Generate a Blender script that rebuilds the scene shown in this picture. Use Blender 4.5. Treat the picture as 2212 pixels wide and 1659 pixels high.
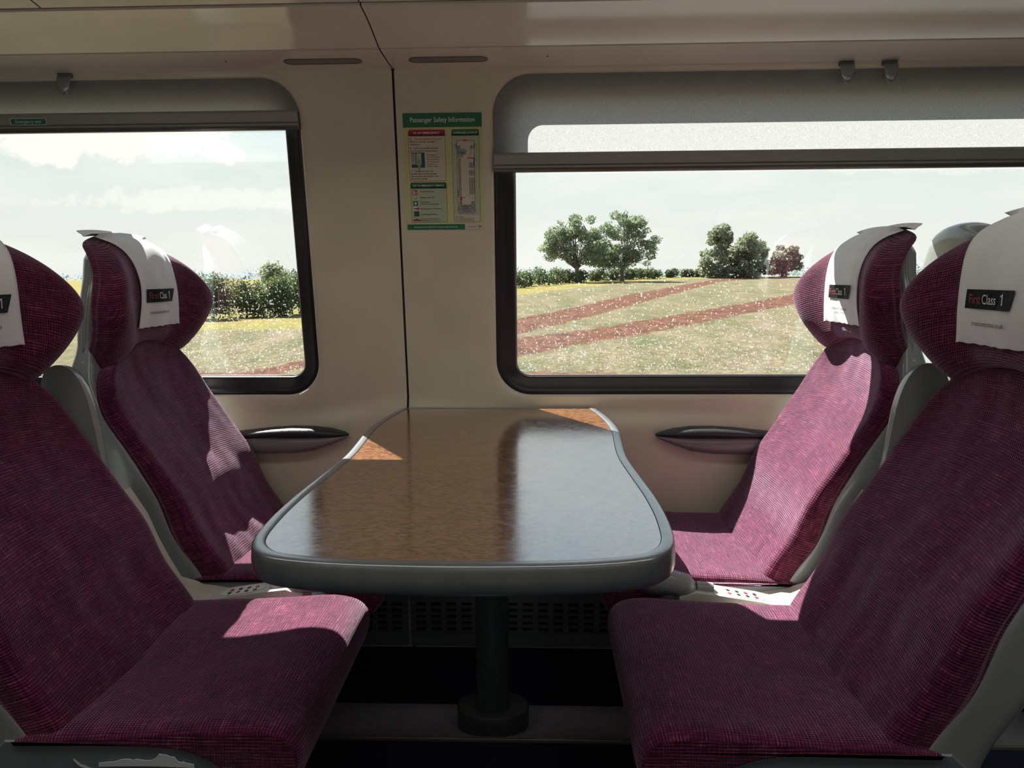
import bpy, bmesh, math, random
from mathutils import Vector, Matrix, noise as mnoise
import numpy as np
random.seed(7)
for o in list(bpy.data.objects): bpy.data.objects.remove(o)
S = bpy.context.scene
C = bpy.context.collection
# ------------------------------------------------------------------ camera
W_PX, H_PX, F_PX = 2212, 1659, 1560.0
P, YW, RL, ZC = math.radians(8.57), math.radians(1.9), math.radians(0.36), 1.12
fw = Vector((-math.sin(YW)*math.cos(P), math.cos(YW)*math.cos(P), -math.sin(P)))
r0 = fw.cross(Vector((0, 0, 1))).normalized(); u0 = r0.cross(fw)
rt = r0*math.cos(RL)-u0*math.sin(RL); up = r0*math.sin(RL)+u0*math.cos(RL)
cam_d = bpy.data.cameras.new('camera'); cam = bpy.data.objects.new('camera', cam_d); C.objects.link(cam)
M = Matrix.Identity(4)
for i in range(3): M[i][0] = rt[i]; M[i][1] = up[i]; M[i][2] = -fw[i]
M[2][3] = ZC
cam.matrix_world = M
cam_d.sensor_width = 36; cam_d.lens = F_PX/W_PX*36; cam_d.clip_start = .02; cam_d.clip_end = 3000
S.camera = cam
S.view_settings.view_transform = 'Standard'; S.view_settings.look = 'None'
S.view_settings.exposure = 0.0; S.view_settings.gamma = 1; S.view_settings.use_curve_mapping = False
# ------------------------------------------------------------------ sun and sky
SUN_A, SUN_B = .50, .70            # travel per metre of fall: +X and -Y
sd = bpy.data.lights.new('sun', 'SUN'); sd.energy = 22.0; sd.angle = .006; sd.color = (1, .94, .86)
so = bpy.data.objects.new('sun', sd); C.objects.link(so)
so.rotation_euler = Vector((SUN_A, -SUN_B, -1)).to_track_quat('-Z', 'Y').to_euler()
so.location = (-3, 5, 6)

def N(nt, t, **kw):
    n = nt.nodes.new(t)
    for k, v in kw.items():
        if k.startswith('i_'): n.inputs[k[2:].replace('_', ' ')].default_value = v
        else: setattr(n, k, v)
    return n

world = bpy.data.worlds.new('World'); S.world = world; world.use_nodes = True
nt = world.node_tree; nt.nodes.clear(); L = nt.links.new
tc = N(nt, 'ShaderNodeTexCoord'); sep = N(nt, 'ShaderNodeSeparateXYZ'); L(tc.outputs['Generated'], sep.inputs[0])
# cloud coordinates on a dome: (x, y)/z-ish stretch
mp = N(nt, 'ShaderNodeMapping'); mp.inputs['Scale'].default_value = (3.2, 3.2, 11); L(tc.outputs['Generated'], mp.inputs[0])
cl = N(nt, 'ShaderNodeTexNoise'); cl.inputs['Scale'].default_value = 1.5; cl.inputs['Detail'].default_value = 9; cl.inputs['Roughness'].default_value = .58
L(mp.outputs[0], cl.inputs['Vector'])
cr = N(nt, 'ShaderNodeValToRGB'); cr.color_ramp.elements[0].position = .45; cr.color_ramp.elements[1].position = .68
L(cl.outputs['Fac'], cr.inputs[0])
# two cumulus banks, at given headings
def blob(ax, az, rx, rz):
    # direction tangent coordinates x/y and z/y, distorted by noise
    dx = N(nt, 'ShaderNodeMath', operation='DIVIDE'); L(sep.outputs[0], dx.inputs[0]); L(sep.outputs[1], dx.inputs[1])
    dz = N(nt, 'ShaderNodeMath', operation='DIVIDE'); L(sep.outputs[2], dz.inputs[0]); L(sep.outputs[1], dz.inputs[1])
    a = N(nt, 'ShaderNodeMath', operation='MULTIPLY_ADD'); L(dx.outputs[0], a.inputs[0]); a.inputs[1].default_value = 1/rx; a.inputs[2].default_value = -ax/rx
    b = N(nt, 'ShaderNodeMath', operation='MULTIPLY_ADD'); L(dz.outputs[0], b.inputs[0]); b.inputs[1].default_value = 1/rz; b.inputs[2].default_value = -az/rz
    a2 = N(nt, 'ShaderNodeMath', operation='POWER'); L(a.outputs[0], a2.inputs[0]); a2.inputs[1].default_value = 2
    b2 = N(nt, 'ShaderNodeMath', operation='POWER'); L(b.outputs[0], b2.inputs[0]); b2.inputs[1].default_value = 2
    s_ = N(nt, 'ShaderNodeMath', operation='ADD'); L(a2.outputs[0], s_.inputs[0]); L(b2.outputs[0], s_.inputs[1])
    n2 = N(nt, 'ShaderNodeTexNoise'); n2.inputs['Scale'].default_value = 34; n2.inputs['Detail'].default_value = 8; n2.inputs['Roughness'].default_value = .6
    L(tc.outputs['Generated'], n2.inputs['Vector'])
    k = N(nt, 'ShaderNodeMath', operation='MULTIPLY_ADD'); L(n2.outputs['Fac'], k.inputs[0]); k.inputs[1].default_value = 4.6; k.inputs[2].default_value = -2.3
    t = N(nt, 'ShaderNodeMath', operation='ADD'); L(s_.outputs[0], t.inputs[0]); L(k.outputs[0], t.inputs[1])
    m = N(nt, 'ShaderNodeMapRange'); m.inputs['From Min'].default_value = 1.15; m.inputs['From Max'].default_value = .55; L(t.outputs[0], m.inputs['Value'])
    return m.outputs[0]
blobs = [blob(-.60, .185, .19, .032), blob(-.425, .165, .035, .016), blob(-.86, .17, .12, .03), blob(-.45, .105, .24, .016), blob(.52, .14, .16, .012), blob(.12, .135, .13, .012)]
acc = cr.outputs[0]
sc = N(nt, 'ShaderNodeMath', operation='MULTIPLY'); L(acc, sc.inputs[0]); sc.inputs[1].default_value = .45; acc = sc.outputs[0]
for i, bsock in enumerate(blobs):
    wgt = [1, .95, .8, .55, .35, .35][i]
    q = N(nt, 'ShaderNodeMath', operation='MULTIPLY'); L(bsock, q.inputs[0]); q.inputs[1].default_value = wgt
    mx = N(nt, 'ShaderNodeMath', operation='MAXIMUM'); L(acc, mx.inputs[0]); L(q.outputs[0], mx.inputs[1]); acc = mx.outputs[0]
# base sky: hazy white at the horizon, soft blue above
hz = N(nt, 'ShaderNodeValToRGB'); e = hz.color_ramp.elements
e[0].position = 0; e[0].color = (.94, .93, .88, 1)
e[1].position = 1; e[1].color = (.25, .45, .80, 1)
for p_, c_ in ((.08, (.90, .92, .87, 1)), (.18, (.80, .88, .87, 1)), (.40, (.50, .69, .86, 1))):
    k = e.new(p_); k.color = c_
L(sep.outputs[2], hz.inputs[0])
mixc = N(nt, 'ShaderNodeMix', data_type='RGBA'); L(acc, mixc.inputs[0]); L(hz.outputs[0], mixc.inputs[6]); mixc.inputs[7].default_value = (1.12, 1.07, 1.0, 1)
bg = N(nt, 'ShaderNodeBackground'); bg.inputs['Strength'].default_value = 1.18; L(mixc.outputs[2], bg.inputs[0])
wo = N(nt, 'ShaderNodeOutputWorld'); L(bg.outputs[0], wo.inputs[0])
# fill light added under the saloon ceiling, unseen (its casing is built below)
def area(name, loc, sx, sy, power, color):
    d = bpy.data.lights.new(name, 'AREA'); d.shape = 'RECTANGLE'; d.size = sx; d.size_y = sy; d.energy = power; d.color = color
    o = bpy.data.objects.new(name, d); C.objects.link(o); o.location = loc; return o
area('saloon_fill_light', (0, .55, 2.085), 4.6, .32, 13, (1, .96, .92))

# ------------------------------------------------------------------ materials
def mat(name, col=(.5, .5, .5), rough=.5, metal=0, coat=0, sheen=0, spec=.5, trans=0, emit=None):
    m = bpy.data.materials.new(name); m.use_nodes = True
    b = m.node_tree.nodes['Principled BSDF']
    b.inputs['Base Color'].default_value = (*col, 1); b.inputs['Roughness'].default_value = rough
    b.inputs['Metallic'].default_value = metal; b.inputs['Coat Weight'].default_value = coat
    b.inputs['Coat Roughness'].default_value = .08
    b.inputs['Sheen Weight'].default_value = sheen; b.inputs['Specular IOR Level'].default_value = spec
    b.inputs['Transmission Weight'].default_value = trans
    return m
def bsdf(m): return m.node_tree.nodes['Principled BSDF']
def vary(m, c1, c2, scale, detail=4, bump=0, coord='Object', dist=.001, lo=.35, hi=.65, mscale=(1, 1, 1)):
    nt = m.node_tree; L = nt.links.new; b = bsdf(m)
    tc = N(nt, 'ShaderNodeTexCoord'); mp = N(nt, 'ShaderNodeMapping'); mp.inputs['Scale'].default_value = mscale
    L(tc.outputs[coord], mp.inputs[0])
    n = N(nt, 'ShaderNodeTexNoise'); n.inputs['Scale'].default_value = scale; n.inputs['Detail'].default_value = detail
    L(mp.outputs[0], n.inputs['Vector'])
    r = N(nt, 'ShaderNodeValToRGB'); r.color_ramp.elements[0].position = lo; r.color_ramp.elements[1].position = hi
    r.color_ramp.elements[0].color = (*c1, 1); r.color_ramp.elements[1].color = (*c2, 1)
    L(n.outputs['Fac'], r.inputs[0]); L(r.outputs[0], b.inputs['Base Color'])
    if bump:
        bp = N(nt, 'ShaderNodeBump'); bp.inputs['Strength'].default_value = bump; bp.inputs['Distance'].default_value = dist
        L(n.outputs['Fac'], bp.inputs['Height']); L(bp.outputs[0], b.inputs['Normal'])
    return m

M_wall = vary(mat('cream_wall_plastic', rough=.33), (.60, .55, .41), (.66, .605, .455), 6, 5)
M_wall_low = M_wall
M_ceil = vary(mat('cream_gloss_panel', rough=.16, coat=.3), (.70, .63, .545), (.76, .685, .59), 5, 4)
M_seam = mat('dark_joint', (.015, .014, .012), .8)
M_black = mat('black_rubber', (.012, .012, .013), .38)
M_black_gap = mat('dark_void', (.01, .01, .012), .9)
M_grey = vary(mat('grey_plastic', rough=.28), (.26, .28, .285), (.30, .32, .325), 8, 4)
M_greyd = vary(mat('dark_grey_plastic', rough=.36), (.10, .11, .115), (.125, .135, .14), 9, 4)
M_base = vary(mat('blue_grey_plastic', rough=.35), (.15, .17, .195), (.18, .20, .225), 9, 4)
M_shell = vary(mat('pale_grey_shell', rough=.22, coat=.2), (.25, .275, .28), (.29, .315, .315), 5, 4)
M_rim = vary(mat('grey_table_rim', rough=.4, coat=1), (.095, .115, .13), (.13, .15, .165), 40, 6, lo=.3, hi=.7)
bsdf(M_rim).inputs['Coat IOR'].default_value = 2.4; bsdf(M_rim).inputs['Coat Roughness'].default_value = .26
M_cream_tray = vary(mat('cream_tray_plastic', rough=.4), (.60, .57, .49), (.66, .63, .55), 30, 5)
M_bar = vary(mat('blind_bar_metal', rough=.34), (.30, .30, .27), (.34, .335, .30), 30, 4, mscale=(1, 8, 8))
M_bar2 = mat('blind_bar_dark_metal', (.13, .13, .125), .3, metal=.3)  # darker metal of the bar's groove and round lip
M_hook = mat('hook_metal', (.30, .32, .33), .25, metal=.6)
M_pad = mat('black_armrest_pad', (.025, .027, .03), .42)
M_armbody = mat('grey_armrest_body', (.19, .17, .175), .3)
M_strip = vary(mat('grey_floor_strip', rough=.55), (.22, .22, .225), (.28, .28, .285), 60, 5)
M_edge = mat('metal_edge', (.5, .47, .42), .3, metal=.8)
M_carpet = vary(mat('dark_blue_carpet', rough=1), (.006, .008, .02), (.016, .02, .045), 220, 3, .6)
M_column = mat('dark_green_grey_steel', (.05, .062, .062), .32)
M_heater = mat('heater_panel_grey', (.15, .175, .175), .4)
M_white = mat('sticker_white', (.75, .75, .72), .5)
M_red = mat('print_red', (.55, .03, .05), .5)
M_redtext = mat('print_red_text', (.34, .02, .04), .6)
M_blackp = mat('print_black', (.012, .012, .014), .5)
M_boxprint = mat('print_charcoal', (.006, .008, .011), .7, spec=.15)
M_slash = mat('print_slate', (.026, .032, .042), .7, spec=.15)
M_whitep = mat('print_white', (.8, .8, .8), .6)
M_green = mat('print_green', (.01, .155, .06), .5)
M_crimson = mat('print_crimson', (.40, .008, .055), .5)
M_sigbg = mat('print_pale_yellow', (.62, .60, .27), .5)
M_sigwhite = mat('print_offwhite', (.62, .57, .46), .5)
M_siggreen = mat('print_pale_green', (.46, .53, .37), .5)
M_siggrey = mat('print_grey', (.33, .33, .31), .5)
M_dkgreen = mat('print_teal', (.01, .10, .08), .5)
M_blue = mat('print_blue', (.015, .03, .12), .5)
M_exitg = mat('exit_green', (.02, .16, .13), .5)

def laminate():
    m = mat('brown_speckled_laminate', rough=.22, coat=.9, spec=.5); nt = m.node_tree; L = nt.links.new; b = bsdf(m)
    b.inputs['Coat Roughness'].default_value = .13; b.inputs['Coat IOR'].default_value = 5.0
    tc = N(nt, 'ShaderNodeTexCoord'); mp = N(nt, 'ShaderNodeMapping'); mp.inputs['Scale'].default_value = (80, 190, 1)
    L(tc.outputs['Object'], mp.inputs[0])
    n = N(nt, 'ShaderNodeTexNoise'); n.inputs['Scale'].default_value = 1; n.inputs['Detail'].default_value = 3; n.inputs['Distortion'].default_value = .8
    L(mp.outputs[0], n.inputs['Vector'])
    r = N(nt, 'ShaderNodeValToRGB'); e = r.color_ramp.elements
    e[0].position = .42; e[0].color = (.12, .042, .012, 1); e[1].position = .55; e[1].color = (.40, .165, .048, 1)
    L(n.outputs['Fac'], r.inputs[0])
    n2 = N(nt, 'ShaderNodeTexNoise'); n2.inputs['Scale'].default_value = 4; n2.inputs['Detail'].default_value = 4; L(tc.outputs['Object'], n2.inputs['Vector'])
    mx = N(nt, 'ShaderNodeMix', data_type='RGBA', blend_type='MULTIPLY'); mx.inputs[0].default_value = .25
    L(r.outputs[0], mx.inputs[6]); L(n2.outputs['Color'], mx.inputs[7]); L(mx.outputs[2], b.inputs['Base Color'])
    # worn, hair-scratched lacquer
    w = N(nt, 'ShaderNodeTexNoise'); w.inputs['Scale'].default_value = 9; w.inputs['Detail'].default_value = 10; w.inputs['Roughness'].default_value = .7; w.inputs['Distortion'].default_value = 3
    L(tc.outputs['Object'], w.inputs['Vector'])
    mr = N(nt, 'ShaderNodeMapRange'); mr.inputs['From Min'].default_value = .3; mr.inputs['From Max'].default_value = .7; mr.inputs['To Min'].default_value = .08; mr.inputs['To Max'].default_value = .22
    L(w.outputs['Fac'], mr.inputs['Value']); L(mr.outputs[0], b.inputs['Coat Roughness'])
    bp = N(nt, 'ShaderNodeBump'); bp.inputs['Strength'].default_value = .06; bp.inputs['Distance'].default_value = .0006
    L(w.outputs['Fac'], bp.inputs['Height']); L(bp.outputs[0], b.inputs['Coat Normal'])
    return m
M_lam = laminate()

def fabric():
    m = mat('plum_corded_moquette', rough=.85, sheen=.65, spec=.2); nt = m.node_tree; L = nt.links.new; b = bsdf(m)
    b.inputs['Sheen Roughness'].default_value = .35; b.inputs['Sheen Tint'].default_value = (.86, .72, .90, 1)
    uv = N(nt, 'ShaderNodeUVMap'); uv.uv_map = 'UVMap'
    def scaled(sx, sy):
        mp = N(nt, 'ShaderNodeMapping'); mp.inputs['Scale'].default_value = (sx, sy, 1); L(uv.outputs[0], mp.inputs[0]); return mp.outputs[0]
    def noise(sx, sy, det=2, rough=.5):
        n = N(nt, 'ShaderNodeTexNoise'); n.inputs['Scale'].default_value = 1; n.inputs['Detail'].default_value = det; n.inputs['Roughness'].default_value = rough
        L(scaled(sx, sy), n.inputs['Vector']); return n.outputs['Fac']
    def math_(op, a, bb, c=None):
        n = N(nt, 'ShaderNodeMath', operation=op)
        for i, v in enumerate((a, bb, c)):
            if v is None: continue
            if isinstance(v, (int, float)): n.inputs[i].default_value = v
            else: L(v, n.inputs[i])
        return n.outputs[0]
    sp = N(nt, 'ShaderNodeSeparateXYZ'); L(uv.outputs[0], sp.inputs[0])
    wob = noise(9, 9, 2)
    # cords across (period 5.2 mm) and threads along (4 mm)
    cord = math_('SINE', math_('MULTIPLY_ADD', math_('MULTIPLY_ADD', wob, .006, sp.outputs[1]), 2*math.pi/.0052, 0), 0)
    thr = math_('SINE', math_('MULTIPLY_ADD', math_('MULTIPLY_ADD', wob, .006, sp.outputs[0]), 2*math.pi/.0042, 0), 0)
    slu = noise(24, 560, 3, .7); slv = noise(560, 26, 3, .7); big = noise(14, 18, 4, .6); fleck = noise(42, 9, 2)
    t = math_('ADD', math_('MULTIPLY', cord, .13), math_('MULTIPLY', thr, .035))
    t = math_('ADD', t, math_('MULTIPLY_ADD', slu, 1.45, -.725))
    t = math_('ADD', t, math_('MULTIPLY_ADD', slv, 1.05, -.525))
    t = math_('ADD', t, math_('MULTIPLY_ADD', big, .35, -.175))
    t = math_('ADD', t, .5)
    r = N(nt, 'ShaderNodeValToRGB'); e = r.color_ramp.elements
    e[0].position = .12; e[0].color = (.016, .003, .011, 1); e[1].position = 1.0; e[1].color = (.44, .155, .24, 1)
    for p_, c_ in ((.42, (.064, .0065, .026, 1)), (.70, (.175, .021, .070, 1))):
        k = e.new(p_); k.color = c_
    L(t, r.inputs[0]); L(r.outputs[0], b.inputs['Base Color'])
    h = math_('ADD', math_('MULTIPLY', cord, .5), math_('MULTIPLY', thr, .25))
    h = math_('ADD', h, math_('MULTIPLY', slu, .8))
    bp = N(nt, 'ShaderNodeBump'); bp.inputs['Strength'].default_value = .8; bp.inputs['Distance'].default_value = .0014
    L(h, bp.inputs['Height']); L(bp.outputs[0], b.inputs['Normal'])
    return m
M_fab = fabric()

def cloth():
    m = vary(mat('white_cloth', rough=.9, sheen=.2, spec=.2), (.78, .79, .82), (.84, .85, .87), 14, 4, .35, dist=.004)
    return m
M_cloth = cloth()

def glass_mat():
    m = bpy.data.materials.new('window_glass'); m.use_nodes = True; nt = m.node_tree; nt.nodes.clear(); L = nt.links.new
    t = N(nt, 'ShaderNodeBsdfTransparent'); t.inputs[0].default_value = (.86, .90, .89, 1)
    g = N(nt, 'ShaderNodeBsdfGlossy'); g.inputs['Roughness'].default_value = 0.0; g.inputs[0].default_value = (.92, .98, 1, 1)
    f = N(nt, 'ShaderNodeFresnel'); f.inputs[0].default_value = 1.5
    k = N(nt, 'ShaderNodeMath', operation='MULTIPLY'); L(f.outputs[0], k.inputs[0]); k.inputs[1].default_value = 2.6; k.use_clamp = True
    mx = N(nt, 'ShaderNodeMixShader'); L(k.outputs[0], mx.inputs[0]); L(t.outputs[0], mx.inputs[1]); L(g.outputs[0], mx.inputs[2])
    o = N(nt, 'ShaderNodeOutputMaterial'); L(mx.outputs[0], o.inputs[0]); return m
M_glass = glass_mat()

def blind_mat():
    m = bpy.data.materials.new('grey_blind_fabric'); m.use_nodes = True; nt = m.node_tree; nt.nodes.clear(); L = nt.links.new
    tc = N(nt, 'ShaderNodeTexCoord'); n = N(nt, 'ShaderNodeTexNoise'); n.inputs['Scale'].default_value = 420; n.inputs['Detail'].default_value = 3
    L(tc.outputs['Object'], n.inputs['Vector'])
    r = N(nt, 'ShaderNodeValToRGB'); r.color_ramp.elements[0].position = .3; r.color_ramp.elements[1].position = .7
    r.color_ramp.elements[0].color = (.36, .37, .39, 1); r.color_ramp.elements[1].color = (.51, .515, .52, 1); L(n.outputs['Fac'], r.inputs[0])
    d = N(nt, 'ShaderNodeBsdfDiffuse'); L(r.outputs[0], d.inputs[0])
    t = N(nt, 'ShaderNodeBsdfTranslucent'); L(r.outputs[0], t.inputs[0])
    bp = N(nt, 'ShaderNodeBump'); bp.inputs['Strength'].default_value = .5; bp.inputs['Distance'].default_value = .0006; L(n.outputs['Fac'], bp.inputs['Height'])
    L(bp.outputs[0], d.inputs['Normal'])
    mx = N(nt, 'ShaderNodeMixShader'); mx.inputs[0].default_value = .55; L(d.outputs[0], mx.inputs[1]); L(t.outputs[0], mx.inputs[2])
    o = N(nt, 'ShaderNodeOutputMaterial'); L(mx.outputs[0], o.inputs[0]); return m
M_blind = blind_mat()

# ------------------------------------------------------------------ mesh helpers
def link(name, me, m, parent=None, smooth=True):
    o = bpy.data.objects.new(name, me); C.objects.link(o)
    if m is not None:
        for k in (m if isinstance(m, (list, tuple)) else [m]): me.materials.append(k)
    if smooth:
        for p in me.polygons: p.use_smooth = True
    if parent: o.parent = parent
    return o
def mesh(name, V, Fc, m, parent=None, smooth=True, uv=None, auto=None, mi=None):
    me = bpy.data.meshes.new(name); me.from_pydata([tuple(v) for v in V], [], Fc); me.update()
    if uv is not None:
        l = me.uv_layers.new(name='UVMap')
        for lp in me.loops: l.data[lp.index].uv = uv[lp.vertex_index]
    if mi is not None:
        for p, k in zip(me.polygons, mi): p.material_index = k
    o = link(name, me, m, parent, smooth)
    if auto and smooth:
        bm = bmesh.new(); bm.from_mesh(me)
        a = math.radians(auto)
        for e in bm.edges:
            if len(e.link_faces) == 2 and e.calc_face_angle(0) > a: e.smooth = False
        bm.to_mesh(me); bm.free()
    return o
def tag(o, label=None, cat=None, group=None, kind=None):
    if label: o['label'] = label
    if cat: o['category'] = cat
    if group: o['group'] = group
    if kind: o['kind'] = kind
    return o
def empty(name, loc, rz=0):
    o = bpy.data.objects.new(name, None); C.objects.link(o); o.location = loc; o.rotation_euler = (0, 0, rz); o.empty_display_size = .05
    return o
class MB:
    def __init__(s): s.V = []; s.F = []; s.mi = []
    def add(s, V, F, k=0):
        b = len(s.V); s.V += [tuple(v) for v in V]; s.F += [tuple(i+b for i in f) for f in F]; s.mi += [k]*len(F)
    def box(s, x0, x1, y0, y1, z0, z1, k=0):
        V = [(x, y, z) for x in (x0, x1) for y in (y0, y1) for z in (z0, z1)]
        s.add(V, [(0, 1, 3, 2), (4, 6, 7, 5), (0, 4, 5, 1), (2, 3, 7, 6), (0, 2, 6, 4), (1, 5, 7, 3)], k)
    def tube(s, pts, rad, n=8, k=0):
        rings = []; pts = [Vector(p) for p in pts]
        for i, p in enumerate(pts):
            d = (pts[min(i+1, len(pts)-1)]-pts[max(i-1, 0)]).normalized()
            a = d.cross(Vector((0, 0, 1))) if abs(d.z) < .9 else d.cross(Vector((1, 0, 0)))
            a.normalize(); b = d.cross(a); r = rad[i] if isinstance(rad, (list, tuple)) else rad
            rings.append([p+(a*math.cos(t)+b*math.sin(t))*r for t in [2*math.pi*j/n for j in range(n)]])
        V = [v for rg in rings for v in rg]; F = []
        for i in range(len(rings)-1):
            for j in range(n): F.append((i*n+j, i*n+(j+1) % n, (i+1)*n+(j+1) % n, (i+1)*n+j))
        F.append(tuple(range(n))[::-1]); F.append(tuple((len(rings)-1)*n+j for j in range(n)))
        s.add(V, F, k)
    def build(s, name, m, parent=None, smooth=False, bevel=0, auto=None):
        o = mesh(name, s.V, s.F, m, parent, smooth, mi=s.mi, auto=auto)
        if bevel:
            md = o.modifiers.new('bevel', 'BEVEL'); md.width = bevel; md.segments = 3; md.limit_method = 'ANGLE'; md.angle_limit = math.radians(40)
            md.harden_normals = False
            for p in o.data.polygons: p.use_smooth = True
        return o
def lerp(tab, x):
    if x <= tab[0][0]: return tab[0][1]
    for (a, b), (c, d) in zip(tab, tab[1:]):
        if x <= c: return b+(d-b)*(x-a)/(c-a)
    return tab[-1][1]
def smooth_tab(tab, n=60):
    """Catmull-Rom style resample of a table, for smooth profiles"""
    xs = [t[0] for t in tab]; ys = [t[1] for t in tab]; m = []
    for i in range(len(xs)):
        if i == 0: m.append((ys[1]-ys[0])/(xs[1]-xs[0]))
        elif i == len(xs)-1: m.append((ys[-1]-ys[-2])/(xs[-1]-xs[-2]))
        else:
            a = (ys[i]-ys[i-1])/(xs[i]-xs[i-1]); b = (ys[i+1]-ys[i])/(xs[i+1]-xs[i]); m.append((a+b)/2)
    out = []
    for i in range(len(xs)-1):
        h = xs[i+1]-xs[i]
        for k in range(n//len(xs)+1):
            t = k/(n//len(xs)+1)
            out.append((xs[i]+h*t, ys[i]*(2*t**3-3*t*t+1)+m[i]*h*(t**3-2*t*t+t)+ys[i+1]*(-2*t**3+3*t*t)+m[i+1]*h*(t**3-t*t)))
    out.append((xs[-1], ys[-1])); return out
def edge_samples(n, fine):
    """parameter list 0..1 with a dense fringe at both ends"""
    a = [f for f in fine]; b = [1-f for f in reversed(fine)]
    lo, hi = a[-1], b[0]
    return a+[lo+(hi-lo)*i/n for i in range(1, n)]+b
def pad(name, F, hw, H, thick, r, m, parent=None, nu=36, nv=44, back=(1, 0, .25), rb=None, wrinkle=0, seed=0):
    """Upholstered pad: F(u,v)->(x,y,z) front face, rounded rim, closed back.  u -1..1, v 0..1"""
    fine = [0, .004, .012, .025, .045, .07]
    us = [2*t-1 for t in edge_samples(nu, fine)]; vs = edge_samples(nv, fine)
    rb = rb if rb is not None else r*.5
    bk = Vector(back).normalized(); nU, nV = len(us), len(vs)
    Pf = []; Pb = []; uvf = []
    def drop(d, r): return max(0, r-d)
    for j, v in enumerate(vs):
        for i, u in enumerate(us):
            p = Vector(F(u, v)); w = hw(v)
            du = (1-abs(u))*w; dv = min(v, 1-v)*H
            a, b = drop(du, r), drop(dv, r); h = min(math.sqrt(a*a+b*b), r)
            dr = r-math.sqrt(max(0, r*r-h*h))
            if wrinkle:
                q = mnoise.noise(Vector((p.y*9+seed, p.z*5, p.x*5)))
                q2 = mnoise.noise(Vector((p.y*22+seed, p.z*9+3, p.x*9)))
                dr += wrinkle*(q+.45*q2)*min(1, du/.05)*min(1, dv/.05)
            Pf.append(p+bk*dr); uvf.append((u*w+seed*.37, v*H+seed*.11))
            a, b = drop(du, rb), drop(dv, rb); h = min(math.sqrt(a*a+b*b), rb)
            T = thick(u, v) if callable(thick) else thick
            Pb.append(p+bk*(T-(rb-math.sqrt(max(0, rb*rb-h*h)))))
    V = Pf+Pb; uv = uvf+[(a, b) for a, b in uvf]; Fc = []; n0 = nU*nV
    for j in range(nV-1):
        for i in range(nU-1):
            a = j*nU+i; Fc.append((a, a+nU, a+nU+1, a+1)); Fc.append((a+n0, a+1+n0, a+nU+1+n0, a+nU+n0))
    # rim: extra strip vertices with their own uv so the weave turns the edge
    rim = [i for i in range(nU)]+[j*nU+nU-1 for j in range(1, nV)]+[(nV-1)*nU+i for i in range(nU-2, -1, -1)]+[j*nU for j in range(nV-2, 0, -1)]
    K = len(rim); base = len(V)
    rings = 5
    for k in range(1, rings):
        t = k/rings
        for q in rim:
            V.append(Pf[q].lerp(Pb[q], t)); u0_, v0_ = uvf[q]
            D = (Pb[q]-Pf[q]).length*t
            uq = q % nU
            if uq in (0, nU-1): uv.append((u0_+(D if uq else -D), v0_))
            else: uv.append((u0_, v0_+(D if q >= nU else -D)))
    def idx(k, i):
        if k == 0: return rim[i]
        if k == rings: return rim[i]+n0
        return base+(k-1)*K+i
    for k in range(rings):
        for i in range(K):
            Fc.append((idx(k, i), idx(k, (i+1) % K), idx(k+1, (i+1) % K), idx(k+1, i)))
    return mesh(name, V, Fc, m, parent, True, uv=uv)
_fcache = {}
def text_mesh(s, size, align='CENTER', bold=0, shear=0, sx=1):
    key = (s, size, align, bold, shear, sx)
    if key in _fcache: return _fcache[key]
    cu = bpy.data.curves.new('t', 'FONT'); cu.body = s; cu.size = size; cu.align_x = align; cu.offset = min(bold, .007)*size; cu.shear = shear; cu.resolution_u = 3
    ob = bpy.data.objects.new('t', cu); C.objects.link(ob)
    dg = bpy.context.evaluated_depsgraph_get(); dg.update()
    me = bpy.data.meshes.new_from_object(ob.evaluated_get(dg))
    V = [(v.co.x*sx, v.co.y) for v in me.vertices]; F = [tuple(p.vertices) for p in me.polygons]
    bpy.data.objects.remove(ob); bpy.data.curves.remove(cu); bpy.data.meshes.remove(me)
    _fcache[key] = (V, F); return V, F

# ------------------------------------------------------------------ the carriage wall
SEAM_X = -.372
GD = .058
def yw(z): return 2.07-.105*(max(z, .72)-.75)      # inner face, leaning inwards with height
def wy(z):
    if z > .775: return yw(z)
    if z > .70: t = (z-.70)/.075; t = t*t*(3-2*t); return 2.056+(yw(.775)-2.056)*t
    return 2.056
def rrect(x0, x1, z0, z1, rb, rt_, n=14, m_=30):
    """closed loop, counter-clockwise seen from inside, even number of samples per side"""
    P_ = []
    def arc(cx, cz, r, a0):
        for i in range(n): a = math.radians(a0+90*i/(n-1)); P_.append((cx+r*math.cos(a), cz+r*math.sin(a)))
    def seg(a, b):
        for i in range(1, m_): t = i/m_; P_.append((a[0]+(b[0]-a[0])*t, a[1]+(b[1]-a[1])*t))
    arc(x1-rb, z0+rb, rb, 270); seg((x1, z0+rb), (x1, z1-rt_)); arc(x1-rt_, z1-rt_, rt_, 0); seg((x1-rt_, z1), (x0+rt_, z1))
    arc(x0+rt_, z1-rt_, rt_, 90); seg((x0, z1-rt_), (x0, z0+rb)); arc(x0+rb, z0+rb, rb, 180); seg((x0+rb, z0), (x1-rb, z0))
    return P_
def zledge(x):
    d = abs(x-SEAM_X); k = max(0, 1-d/.42); k = k*k*(3-2*k)
    return .700+.055*k if x < SEAM_X else .715+.035*k
def wyx(x, z):
    if z > .80: return yw(z)
    zl = zledge(x); lo, hi = zl-.040, zl+.026
    t = min(1, max(0, (z-lo)/(hi-lo))); t = t*t*(3-2*t)
    return 2.050+(yw(z)-2.050)*t
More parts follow.
